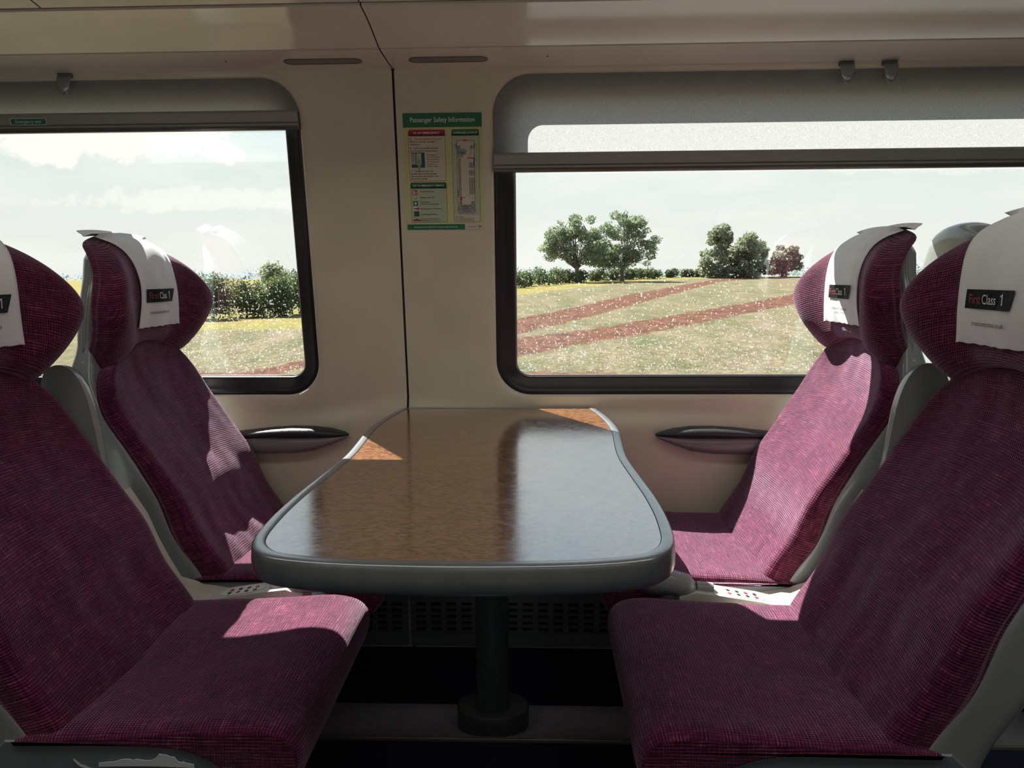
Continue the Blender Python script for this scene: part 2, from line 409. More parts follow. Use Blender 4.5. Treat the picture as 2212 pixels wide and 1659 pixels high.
def window_wall(name, X0, X1, ox0, ox1, ztop=1.66, zbot=0.0, side=1):
    z0, z1 = .775, 1.641
    loops = []
    R = lambda g, d: [(x, wyx(x, z) + d, z) for x, z in rrect(ox0-g, ox1+g, z0-g, z1+min(g, .012), .10+g, .10+min(g, .012))]
    spec = [(.030, 0), (.018, .0006), (.009, .0026), (.003, .0066), (0, .012), (0, .020)]
    for g, d in spec: loops.append(R(g, d))
    # outer frame of the panel as a matching ring
    base = rrect(ox0-.03, ox1+.03, z0-.03, z1+.012, .13, .112)
    cx, cz = (ox0+ox1)/2, (z0+z1)/2
    for k in range(1, 61):
        t = k/60; ring = []
        for x, z in base:
            # push towards the panel rectangle
            hx = (ox1-ox0)/2+.03; hz0 = cz-(z0-.03); hz1 = z1+.012-cz
            ax = (x-cx)/hx; az = (z-cz)/(hz1 if z > cz else hz0)
            s_ = max(abs(ax), abs(az)); ax /= s_; az /= s_
            tx = cx+ax*((X1-cx) if ax > 0 else (cx-X0)); tz = cz+az*((ztop-cz) if az > 0 else (cz-.60))
            nx, nz = x+(tx-x)*t, z+(tz-z)*t
            ring.append((nx, wyx(nx, nz), nz))
        loops.insert(0, ring)
    Vv = [v for l in loops for v in l]; n = len(loops[0]); F = []
    for k in range(len(loops)-1):
        for i in range(n): F.append((k*n+i, k*n+(i+1) % n, (k+1)*n+(i+1) % n, (k+1)*n+i))
    # lower panel, floor to waist
    b = len(Vv)
    Vv += [(X0, wyx(X0, .60), .60), (X1, wyx(X1, .60), .60), (X1, 2.05, zbot), (X0, 2.05, zbot)]; F.append((b, b+1, b+2, b+3))
    # outer skin gives the wall its depth
    return mesh(name, Vv, F, M_wall, None, True, auto=35)
RWX0, RWX1 = -.113, 1.63
LWX0, LWX1 = -2.35, -.631
wl = tag(window_wall('wall_window_side', -3.2, SEAM_X-.003, LWX0, LWX1), kind='structure')
wr = tag(window_wall('wall_window_side_right', SEAM_X+.003, 3.2, RWX0, RWX1), kind='structure')
mb = MB(); V = []
for z in [0, .70, .72, .74, .76, .775, 1.0, 1.3, 1.66]: V.append(z)
for a, b_ in zip(V, V[1:]):
    i = len(mb.V); mb.add([(SEAM_X-.006, wyx(SEAM_X, a)+.004, a), (SEAM_X+.006, wyx(SEAM_X, a)+.004, a), (SEAM_X+.006, wyx(SEAM_X, b_)+.004, b_), (SEAM_X-.006, wyx(SEAM_X, b_)+.004, b_)], [(0, 1, 2, 3)])
tag(mb.build('trim_1', M_seam), kind='structure')
# outer skin of the car body, with the same openings
def outer_skin():
    """thin body sheet just outside the panes, with the pane openings cut out"""
    V = []; F = []; e0, e1 = GD+.006, GD+.016
    wins = [(LWX0+.05, -.683), (-.057, RWX1-.05)]; xs = [-3.2, (-.683-.057)/2, 3.2]
    for (gx0, gx1), X0, X1 in zip(wins, xs, xs[1:]):
        loop = rrect(gx0, gx1, .826, 1.588, .04, .04); n = len(loop); cx, cz = (gx0+gx1)/2, 1.2; b0 = len(V)
        outer = []
        for x, z in loop:
            ax, az = (x-cx)/((gx1-gx0)/2), (z-cz)/((1.588-cz) if z > cz else (cz-.826)); m = max(abs(ax), abs(az)); ax /= m; az /= m
            outer.append((cx+ax*((X1-cx) if ax > 0 else (cx-X0)), cz+az*((2.3-cz) if az > 0 else (cz+.1))))
        for L_, e in ((outer, e1), (loop, e1), (loop, e0), (outer, e0)): V += [(x, yw(z)+e, z) for x, z in L_]
        for k in range(3):
            for i in range(n): F.append((b0+k*n+i, b0+k*n+(i+1) % n, b0+(k+1)*n+(i+1) % n, b0+(k+1)*n+i))
    return mesh('wall_outer_skin', V, F, M_greyd, None, False)
tag(outer_skin(), kind='structure')
# windows: black gasket, pane
def window(idx, ox0, ox1, gx0, gx1):
    z0, z1 = .775, 1.641; loops = []
    gz0, gz1 = .826, 1.588
    def ring(t, d, rb, rt_, ex=0):
        x0 = ox0+(gx0-ox0)*t-ex; x1 = ox1+(gx1-ox1)*t+ex; a = z0+(gz0-z0)*t-ex; b = z1+(gz1-z1)*t+ex
        return [(x, yw(z)+d, z) for x, z in rrect(x0, x1, a, b, rb, rt_)]
    spec = [(0, .022, .115, .115, .015), (0, .021, .10, .10, 0), (.10, .019, .095, .095, 0), (.22, .020, .088, .088, 0), (.34, .026, .08, .08, 0), (.62, .034, .062, .062, 0), (.85, .040, .048, .048, 0), (.96, .043, .042, .042, 0), (1.0, .047, .040, .040, 0), (1.0, GD+.007, .040, .040, 0)]
    for t, d, rb, rr, ex in spec: loops.append(ring(t, d, rb, rr, ex))
    Vv = [v for l in loops for v in l]; n = len(loops[0]); F = []
    for k in range(len(loops)-1):
        for i in range(n): F.append((k*n+i, k*n+(i+1) % n, (k+1)*n+(i+1) % n, (k+1)*n+i))
    fr = mesh('window_%d' % idx, Vv, F, M_black, None, True, auto=50); tag(fr, kind='structure')
    pl = [(x, yw(z)+GD, z) for x, z in rrect(gx0-.004, gx1+.004, gz0-.004, gz1+.004, .044, .044)]
    pane = mesh('pane', pl, [tuple(range(len(pl)))], M_glass, fr, False)
    # thin silver bead round the pane
    mbb = MB(); P3 = [(x, yw(z)+GD-.003, z) for x, z in rrect(gx0+.001, gx1-.001, gz0+.001, gz1-.001, .039, .039)]
    mbb.tube(P3+[P3[0]], .0022, 6); mbb.build('glazing_bead', mat('bead_grey', (.25, .25, .25), .3), fr, True)
    return gz0, gz1
window(1, LWX0, LWX1, LWX0+.05, -.683)
window(2, RWX0, RWX1, -.057, RWX1-.05)
# raindrops on the outside of both panes
dm = bpy.data.materials.new('water_drop'); dm.use_nodes = True; _nt = dm.node_tree; _nt.nodes.clear()
_a = N(_nt, 'ShaderNodeBsdfTransparent'); _a.inputs[0].default_value = (.9, .92, .93, 1); _t = N(_nt, 'ShaderNodeBsdfTranslucent'); _t.inputs[0].default_value = (1, 1, 1, 1)
_g = N(_nt, 'ShaderNodeBsdfGlossy'); _g.inputs['Roughness'].default_value = .1
_m = N(_nt, 'ShaderNodeMixShader'); _m.inputs[0].default_value = .13; _m2 = N(_nt, 'ShaderNodeMixShader'); _m2.inputs[0].default_value = .10; _o = N(_nt, 'ShaderNodeOutputMaterial')
for _x, _y in ((_a.outputs[0], _m.inputs[1]), (_t.outputs[0], _m.inputs[2]), (_m.outputs[0], _m2.inputs[1]), (_g.outputs[0], _m2.inputs[2]), (_m2.outputs[0], _o.inputs[0])): _nt.links.new(_x, _y)
def drops(name, x0, x1, n, label, seed):
    rnd = random.Random(seed); mb = MB(); c = 0
    while c < n:
        x = rnd.uniform(x0, x1); z = rnd.uniform(.836, 1.25)
        if rnd.random() > min(1, max(.0, 1.15-(z-.86)/.30)): continue
        r = rnd.uniform(.0009, .0022) * (1 if rnd.random() < .9 else 1.35); ky = rnd.uniform(.8, 1.3); kx = rnd.uniform(.8, 1.2)
        y = yw(z)+GD+.0012
        V = []; nn = 7
        for q, (rr, hh) in enumerate(((1, 0), (.85, .45), (.45, .8))):
            for j in range(nn):
                a = 2*math.pi*j/nn; V.append((x+r*rr*kx*math.cos(a), y+r*hh*.8, z+r*rr*ky*math.sin(a)))
        V.append((x, y+r*.78, z)); F = [tuple(range(nn))[::-1]]
        for q in range(2):
            for j in range(nn): F.append((q*nn+j, q*nn+(j+1) % nn, (q+1)*nn+(j+1) % nn, (q+1)*nn+j))
        for j in range(nn): F.append((2*nn+j, 2*nn+(j+1) % nn, 3*nn))
        mb.add(V, F); c += 1
    o = mb.build(name, dm, None, True); tag(o, label, 'raindrops', kind='stuff')
drops('raindrops', -1.15, -.69, 1500, 'scattered raindrops on the left window pane beside the hedge view', 1)
drops('raindrops', -.05, 1.30, 3600, 'scattered raindrops on the right window pane over the ploughed field view', 2)
# ceiling: rack underside in two bands, then the upper panel
def ceiling():
    prof = [(yw(1.655)+.02, 1.6545), (yw(1.655)-.003, 1.6545), (1.90, 1.654), (1.817, 1.6555), (1.8145, 1.660), (1.811, 1.660), (1.808, 1.6565), (1.73, 1.676), (1.69, 1.684), (1.632, 1.6905), (1.629, 1.697), (1.621, 1.698), (1.618, 1.693), (1.50, 1.715), (1.30, 1.755), (1.12, 1.795), (1.07, 1.82), (1.05, 1.86), (1.06, 1.93), (1.02, 2.06), (.90, 2.11), (-.60, 2.11)]
    mb = MB()
    for x0, x1 in ((-3.2, SEAM_X-.0015), (SEAM_X+.0015, 3.2)):
        V = []
        for y, z in prof: V += [(x0, y, z), (x1, y, z)]
        mb.add(V, [(2*i, 2*i+1, 2*i+3, 2*i+2) for i in range(len(prof)-1)])
    o = mb.build('ceiling', M_ceil, None, True, auto=30); tag(o, kind='structure')
    mb = MB()
    for i in range(1, len(prof)-6):
        (a, b), (c, d) = prof[i], prof[i+1]
        mb.add([(SEAM_X-.002, a, b+.002), (SEAM_X+.002, a, b+.002), (SEAM_X+.002, c, d+.002), (SEAM_X-.002, c, d+.002)], [(0, 1, 2, 3)])
    mb.box(-3.2, 3.2, 1.8085, 1.8145, 1.6592, 1.6615)
    mb.box(-3.2, 3.2, 1.6205, 1.630, 1.6962, 1.699)
    for xx in (-1.06, .035+.0):   # short joints of the upper panel
        for i in range(12, 16):
            (a, b), (c, d) = prof[i], prof[i+1]
            mb.add([(xx-.0015, a, b-.0006), (xx+.0015, a, b-.0006), (xx+.0015, c, d-.0006), (xx-.0015, c, d-.0006)], [(0, 1, 2, 3)])
    tag(mb.build('trim_2', M_seam), kind='structure')
ceiling()
# recessed reading-light slots in the lower band
for (a, b_, lab) in ((-.632, -.434, 'long grey oval light slot in the ceiling band left of the panel joint'), (-.316, -.118, 'long grey oval light slot in the ceiling band right of the panel joint')):
    cx = (a+b_)/2; cy = 1.898
    o = empty('light_slot', (cx, cy, 1.653)); tag(o, lab, 'light', 'light slots in the ceiling band')
    hx, hy, n = (b_-a)/2, .0215, 12
    def pill(hx, hy):
        P_ = []
        for i in range(n+1): t = -math.pi/2+math.pi*i/n; P_.append((hx-hy+hy*math.cos(t), hy*math.sin(t)))
        for i in range(n+1): t = math.pi/2+math.pi*i/n; P_.append((-hx+hy+hy*math.cos(t), hy*math.sin(t)))
        return P_
    A, B, Dd = pill(hx, hy), pill(hx-.0025, hy-.0025), pill(hx-.003, hy-.003)
    V = [(x, y, .0015) for x, y in A]+[(x, y, -.0008) for x, y in A]+[(x, y, -.0008) for x, y in B]; k = len(A)
    F = [(i, (i+1) % k, k+(i+1) % k, k+i) for i in range(k)]+[(k+i, k+(i+1) % k, 2*k+(i+1) % k, 2*k+i) for i in range(k)]
    mesh('bezel', V, F, M_greyd, o, False)
    mesh('lens', [(x, y, -.0003) for x, y in Dd], [tuple(range(k))], mat('lens_grey', (.20, .185, .16), .45), o, False)
# screw dots in the band
for x, y, lab in ((-.775, 1.885, 'tiny dark screw hole in the ceiling band above the left window'), (.03, 1.885, 'tiny dark screw hole in the ceiling band above the right window')):
    mb = MB(); V = [(x+.0022*math.cos(t), y+.003*math.sin(t), 1.6532) for t in [i*math.pi/5 for i in range(10)]]
    mb.add(V+[(a, b, 1.6545) for a, b, c in V], [tuple(range(10))]+[(i, (i+1) % 10, 10+(i+1) % 10, 10+i) for i in range(10)])
    tag(mb.build('screw_hole', M_seam), lab, 'screw')

# ------------------------------------------------------------------ blinds
def blind(x0, x1, zb, label, sign=False):
    r = empty('roller_blind', ((x0+x1)/2, yw(1.64)+.014, 1.64)); tag(r, label, 'blind', 'pull-down blinds over the windows')
    oy = r.location
    V = []; n = 30; xs = [x0-.006, x1+.006]
    zs = [1.648-(1.648-zb)*i/n for i in range(n+1)]
    for z in zs:
        for x in xs: V.append((x-oy.x, yw(z)+.0145-oy.y, z-oy.z))
    mesh('fabric', V, [(2*i, 2*i+1, 2*i+3, 2*i+2) for i in range(n)], M_blind, r, True)
    # bottom bar: sloped face, groove, round lip
    pr = [(.012, .052), (.004, .050), (.0, .044), (-.001, .020), (.001, .0175), (.0005, .0165), (-.004, .0155), (-.005, .011), (-.0035, .004), (0, .0), (.012, 0)]
    V = []
    for x in (x0+.0015, x1-.0015):
        for d, h in pr: z = zb-.05+h; V.append((x-oy.x, yw(z)+d-oy.y, z-oy.z))
    k = len(pr); F = [(i, i+1, k+i+1, k+i) for i in range(k-1)]+[tuple(range(k))[::-1], tuple(range(k, 2*k)), (k-1, 0, k, 2*k-1)]
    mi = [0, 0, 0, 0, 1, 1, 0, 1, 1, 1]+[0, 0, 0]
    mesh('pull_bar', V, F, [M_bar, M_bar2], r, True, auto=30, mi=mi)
    return r
blind(LWX0, LWX1, 1.5585, 'short grey blind pulled a little way down the left window')
blind(RWX0, RWX1, 1.4435, 'longer grey translucent blind pulled down the right window')
# Emergency exit sticker on the left bar
def rpoly(x0, x1, z0, z1, r, n=5):
    P_ = []
    for cx, cz, a0 in ((x1-r, z0+r, 270), (x1-r, z1-r, 0), (x0+r, z1-r, 90), (x0+r, z0+r, 180)):
        for i in range(n+1): a = math.radians(a0+90*i/n); P_.append((cx+r*math.cos(a), cz+r*math.sin(a)))
    return P_
def wall_poly(mb, P_, zoff, d, k=0):
    V = [(x, yw(zoff+z)-d, zoff+z) for x, z in P_]; mb.add(V, [tuple(range(len(V)))], k)
sg = empty('emergency_exit_sticker', (-1.37, yw(1.537)-.002, 1.537)); tag(sg, 'small green emergency exit sticker on the bar of the left blind', 'sticker')
def local(V, o): return [(x-o.location.x, y-o.location.y, z-o.location.z) for x, y, z in V]
P1 = rpoly(-1.414, -1.315, 1.5275, 1.5455, .003); P2 = rpoly(-1.4125, -1.3165, 1.529, 1.544, .0025)
mesh('border', local([(x, yw(z)-.0022, z) for x, z in P1], sg), [tuple(range(len(P1)))], M_whitep, sg, False)
mesh('panel', local([(x, yw(z)-.0025, z) for x, z in P2], sg), [tuple(range(len(P2)))], M_exitg, sg, False)
V, F = text_mesh('Emergency exit', .0115); mesh('lettering', local([(-1.3645+a, yw(1.533+b)-.0028, 1.533+b) for a, b in V], sg), F, M_whitep, sg, False)

# ------------------------------------------------------------------ coat hooks
def hook(x, label):
    z = 1.640; r = empty('coat_hook', (x, yw(z)-.001, z)); tag(r, label, 'hook', 'coat hooks along the rail over the windows')
    # curved blade: wide at the rail, curls forward and tapers to a round tip
    prof = [(.006, .012, .0155), (-.006, .012, .0160), (-.014, .006, .0160), (-.018, -.006, .0158), (-.019, -.018, .0148), (-.0185, -.029, .0125), (-.0165, -.037, .0088), (-.014, -.0415, .004)]
    th = .007; V = []; F = []; n = 8
    for y, zz, hw in prof:
        for j in range(n):
            a = 2*math.pi*j/n; V.append((1.28*hw*math.cos(a), y+.004*math.sin(a)+.003, zz+.002*math.sin(a)))
    for i in range(len(prof)-1):
        for j in range(n): F.append((i*n+j, (i+1)*n+j, (i+1)*n+(j+1) % n, i*n+(j+1) % n))
    F += [tuple(range(n)), tuple((len(prof)-1)*n+j for j in range(n))[::-1]]
    o = mesh('hook_blade', V, F, M_hook, r, True); md = o.modifiers.new('s', 'SUBSURF'); md.levels = 2; md.render_levels = 2
    mb = MB(); mb.box(-.018, .018, -.010, .004, .004, .015); mb.build('mount', M_greyd, r, bevel=.002)
    return r
hook(-1.243, 'grey coat hook above the left window')
hook(.794, 'grey coat hook above the right window, left one of the pair')
hook(.903, 'grey coat hook above the right window, right one of the pair')

# ------------------------------------------------------------------ safety notice
sx0, sx1, sz0, sz1 = -.3515, -.1415, 1.245, 1.545
SC = (sx1-sx0)/1000.0      # design grid 1000 wide, 1440 tall, origin top-left
sgn = empty('safety_notice', ((sx0+sx1)/2, yw(1.39)-.001, 1.39)); tag(sgn, 'green and cream passenger safety notice on the wall between the windows', 'sign')
Hs = (sz1-sz0)/1430
def sp(x, y, d):
    z = sz1-y*Hs; return (sx0+x*SC-sgn.location.x, yw(z)-d-sgn.location.y, z-sgn.location.z)
def srect(mb, x0, y0, x1, y1, d, k=0, r=0):
    P_ = rpoly(x0, x1, y0, y1, r, 4) if r else [(x0, y0), (x1, y0), (x1, y1), (x0, y1)]
    V = [sp(x, y, d) for x, y in P_][::-1]; mb.add(V, [tuple(range(len(V)))], k)
def stext(mb, s, x, y, size, d, k=0, align='LEFT', bold=.012, sx=1, shear=0):
    V, F = text_mesh(s, size, align, bold, shear, sx); mb.add([sp(x+a, y-b, d) for a, b in V], F, k)
MS = [M_sigbg, M_green, M_crimson, M_sigwhite, M_siggreen, M_siggrey, M_blackp, M_red, M_whitep, M_dkgreen, M_blue]
YB, GR, CR, WH, LG, GY, BK, RD, WP, TL, BL_ = range(11)
mb = MB(); srect(mb, 0, 0, 1000, 1430, .001, YB); mb.build('backing_sheet', MS, sgn)
mb = MB(); srect(mb, 0, 0, 1000, 170, .0015, GR); hd = mb.build('header_band', MS, sgn)
mb = MB(); stext(mb, 'Passenger Safety Information', 500, 108, 82, .002, WP, 'CENTER', .02, .86); mb.build('header_lettering', MS, hd)
mb = MB(); srect(mb, 60, 198, 530, 822, .0014, CR, 22); srect(mb, 64, 230, 526, 818, .0017, WH, 20); srect(mb, 60, 198, 530, 275, .0019, CR, 22); srect(mb, 60, 240, 530, 275, .0019, CR)
ep = mb.build('emergency_panel', MS, sgn)
mb = MB(); stext(mb, 'IN AN EMERGENCY', 295, 250, 38, .0022, WP, 'CENTER', .02)
for i, s in enumerate(('A     Try and remain on the train.', 'Move to another carriage if', 'necessary')): stext(mb, s, 80, 318+i*33, 30, .0022, CR, bold=.025)
for i, s in enumerate(('B     If A is not possible, leave the', 'train through the exterior doors')): stext(mb, s, 80, 428+i*33, 28, .0022, BK, sx=.93)
for i, s in enumerate(('Sit on edge and', 'lower yourself down.', 'Move to the side of', 'the track as quickly', 'as possible and', 'avoid instructions')): stext(mb, s, 290, 508+i*28, 22, .0022, BK, bold=0, sx=.9)
for i, s in enumerate(('C     If steps A or B are not', 'possible, leave the train through', 'the emergency exit window in the', 'end of each carriage')): stext(mb, s, 80, 708+i*31, 28, .0022, BK, bold=.025, sx=.9)
mb.build('emergency_lettering', MS, ep)
mb = MB(); srect(mb, 90, 472, 262, 656, .0019, TL); srect(mb, 92, 480, 148, 620, .0021, WH); srect(mb, 156, 480, 218, 622, .0021, LG)
for i in range(9): y = 480+i*16; mb.add([sp(92, y, .0023), sp(146, y+10, .0023), sp(146, y+15, .0023), sp(92, y+5, .0023)], [(0, 3, 2, 1)], BK)
P_ = [(187, 540), (198, 552), (208, 600), (204, 640), (196, 690), (182, 690), (172, 640), (166, 600), (176, 552)]
mb.add([sp(x, y, .0025) for x, y in P_][::-1], [tuple(range(9))], GY); mb.build('door_picture', MS, ep)
mb = MB(); srect(mb, 62, 838, 530, 1340, .0014, GR, 22); srect(mb, 66, 870, 526, 1336, .0017, LG, 20); srect(mb, 62, 838, 530, 914, .0019, GR, 22); srect(mb, 62, 880, 530, 914, .0019, GR)
kp = mb.build('symbols_panel', MS, sgn)
mb = MB(); stext(mb, 'KEY TO EMERGENCY SYMBOLS', 296, 888, 31, .0022, WP, 'CENTER', .02, .92)
for y, s in ((962, 'Foam Fire Extinguisher'), (1034, 'Emergency Light Sticks'), (1092, 'First Aid Boxes'), (1118, 'Held by our on board people'), (1176, 'Emergency Break Glass Hammer'), (1248, 'Door Emergency Release'), (1304, 'Emergency Alarm Handle (to'), (1334-6, 'speak to driver and stop train)')): stext(mb, s, 182, y-4, 23, .0022, BK, bold=.006, sx=.9)
mb.build('symbols_lettering', MS, kp)
mb = MB(); srect(mb, 88, 932, 148, 994, .0021, RD); srect(mb, 98, 940, 112, 986, .0023, WP); srect(mb, 130, 950, 138, 986, .0023, WP)
srect(mb, 88, 1010, 172, 1056, .0021, YB, 6); mb.add([sp(x, y, .0023) for x, y in ((105, 1030), (125, 1038), (150, 1018), (152, 1022), (128, 1046), (105, 1036))][::-1], [tuple(range(6))], GR)
srect(mb, 90, 1070, 152, 1126, .0021, TL); srect(mb, 115, 1078, 127, 1118, .0023, WP); srect(mb, 100, 1092, 142, 1104, .0023, WP)
srect(mb, 95, 1144, 168, 1186, .0021, WP); mb.add([sp(x, y, .0023) for x, y in ((98, 1158), (130, 1156), (164, 1146), (164, 1184), (130, 1174), (98, 1172))][::-1], [tuple(range(6))], CR)
srect(mb, 96, 1196, 166, 1262, .0021, TL, 10); srect(mb, 106, 1206, 156, 1252, .0023, GR, 4); srect(mb, 116, 1216, 146, 1242, .0025, TL)
srect(mb, 82, 1300, 182, 1320, .0021, CR, 6); srect(mb, 122, 1286, 140, 1302, .0021, CR); mb.build('symbol_icons', MS, kp)
mb = MB(); srect(mb, 612, 198, 962, 1340, .0014, GR, 22); srect(mb, 616, 230, 958, 1336, .0017, LG, 20); srect(mb, 616, 1250, 958, 1336, .0018, WH, 20); srect(mb, 612, 198, 962, 275, .0019, GR, 22); srect(mb, 612, 240, 962, 275, .0019, GR)
lp = mb.build('layout_panel', MS, sgn)
mb = MB(); srect(mb, 672, 330, 898, 1230, .0020, BK, 30); srect(mb, 676, 334, 894, 1226, .0022, WH, 28)
srect(mb, 752, 324, 812, 340, .0025, RD); srect(mb, 665, 370, 677, 430, .0025, TL); srect(mb, 890, 370, 902, 430, .0025, TL)
for a, b in ((684, 396), (846, 396), (690, 1078), (850, 1078)): srect(mb, a, b, a+34, b+34, .0025, TL); srect(mb, a+7, b+7, a+27, b+27, .0027, LG); srect(mb, a+12, b+12, a+22, b+22, .0029, TL)
P_ = [(677, 434), (750, 432), (788, 440), (802, 462), (790, 492), (742, 535), (677, 535)]; mb.add([sp(x, y, .0025) for x, y in P_][::-1], [tuple(range(7))], GY)
for i in range(19):
    y = 542+i*25; srect(mb, 690, y, 720, y+22, .0025, BK); srect(mb, 695, y+4, 716, y+17, .0027, WH)
for c_ in (0, 36):
    for i in range(17):
        if i in (3, 7): continue
        y = 600+i*23; srect(mb, 826+c_, y, 856+c_, y+20, .0025, BK); srect(mb, 831+c_, y+4, 851+c_, y+16, .0027, WH)
srect(mb, 886, 540, 896, 640, .0028, BL_); srect(mb, 672, 930, 682, 1020, .0028, BL_)
srect(mb, 806, 540, 886, 552, .0026, RD); srect(mb, 700, 1020, 728, 1070, .0026, RD); srect(mb, 728, 1026, 768, 1034, .0026, RD); srect(mb, 830, 996, 880, 1026, .0026, YB)
srect(mb, 677, 1115, 893, 1222, .0026, GY, 12); srect(mb, 677, 1172, 893, 1175, .0028, BK)
for a, b in ((838, 342), (858, 1036), (862, 1148)): mb.add([sp(x, y, .0029) for x, y in ((a, b+8), (a+12, b), (a+18, b+6), (a+36, b+8))][::-1], [(0, 1, 2, 3)], BK)
for a, b, c, d in ((860, 436, 856, 480), (856, 480, 830, 520), (830, 520, 820, 545)): mb.add([sp(a, b, .0026), sp(a+4, b, .0026), sp(c+4, d, .0026), sp(c, d, .0026)], [(0, 3, 2, 1)], BK)
dgm = mb.build('carriage_diagram', MS, lp)
mb = MB(); stext(mb, 'CARRIAGE LAYOUT', 787, 250, 35, .0022, WP, 'CENTER', .02); stext(mb, 'Toilet', 730, 492, 40, .0029, BK, 'CENTER', .01)
for s, x, y in (('A', 782, 316), ('B', 645, 400), ('B', 920, 400), ('C', 912, 580), ('C', 650, 972), ('B', 650, 1050), ('B', 918, 1050)): stext(mb, s, x, y, 20, .0029, BK, 'CENTER')
stext(mb, 'Train Managers Area', 786, 1144, 23, .0029, BK, 'CENTER', .02, .8); stext(mb, '& Galley', 770, 1166, 23, .0029, BK, 'CENTER', .02, .85); stext(mb, 'Driving Cab', 786, 1206, 23, .0029, BK, 'CENTER', .01, .9)
stext(mb, 'Escape Routes', 632, 1276, 18, .0029, BK, bold=.03)
for i, s in enumerate(('A 1st    Choice - Door to next Carriage', 'B 2nd   Choice - Exterior Doors', 'C 3rd    Choice - Emergency Windows')): stext(mb, s, 632, 1293+i*16, 16, .0029, (CR, GR, BK)[i], sx=.95)
mb.build('layout_lettering', MS, lp)
mb = MB(); srect(mb, 0, 1362, 755, 1430, .0015, GR); srect(mb, 755, 1362, 1000, 1430, .0016, WH); fb = mb.build('footer_band', MS, sgn)
mb = MB(); stext(mb, 'Please familiarise yourself with the emergency equipment and exits', 376, 1404, 24, .002, WP, 'CENTER', .01, .88)
mb.build('footer_lettering', MS, fb); mb = MB(); stext(mb, 'crosscountry', 842, 1404, 27, .002, CR, 'CENTER', .01, .84)
for P_ in ([(930, 1378), (952, 1392), (996, 1396), (952, 1400), (936, 1424), (944, 1398)], [(918, 1380), (950, 1390), (946, 1396)], [(958, 1380), (964, 1384), (948, 1402)], ): mb.add([sp(x, y, .002) for x, y in P_][::-1], [tuple(range(len(P_)))], BK)
mb.build('operator_mark', MS, fb)

# ------------------------------------------------------------------ seats
XC = -.10; SO = .45
back_tab = smooth_tab([(.40, .590), (.46, .618), (.54, .668), (.63, .706), (.70, .750), (.765, .790), (.82, .824), (.87, .846), (.92, .862), (.98, .880)])
def back_s(z): return lerp(back_tab, z)
cen_tab = smooth_tab([(.90, .862), (.95, .858), (1.0, .848), (1.06, .838), (1.12, .840), (1.17, .856), (1.205, .882), (1.235, .915)])
wing_tab = smooth_tab([(.88, .888), (.915, .866), (.97, .826), (1.02, .803), (1.07, .796), (1.12, .811), (1.165, .848), (1.20, .895), (1.235, .935)])
hw_head = smooth_tab([(0, .160), (.20, .196), (.36, .222), (.48, .236), (.58, .232), (.75, .197), (.88, .160), (1, .112)])
hw_back = smooth_tab([(0, .222), (.3, .226), (.6, .226), (.78, .222), (.86, .205), (.93, .17), (1, .11)])
def head_pt(u, v):
    zb = .962-.056*abs(u)**2.2; zt = 1.222-.030*u*u; z = zb+(zt-zb)*v
    w = lerp(hw_head, v); y = u*w
    a = abs(u); k = max(0, (a-.38)/.50); k = min(1, k); k = k*k*(3-2*k)
    s = lerp(cen_tab, z)*(1-k)+lerp(wing_tab, z)*k
    return s, y, z
def head_front(y, z):
    """front surface depth at lateral y and height z (centre part)"""
    zb, zt = .962, 1.222
    v = min(1, max(0, (z-zb)/(zt-zb))); w = lerp(hw_head, v); u = max(-1, min(1, y/w)); a = abs(u)
    k = max(0, (a-.38)/.50); k = min(1, k); k = k*k*(3-2*k)
    return lerp(cen_tab, z)*(1-k)+lerp(wing_tab, z)*k
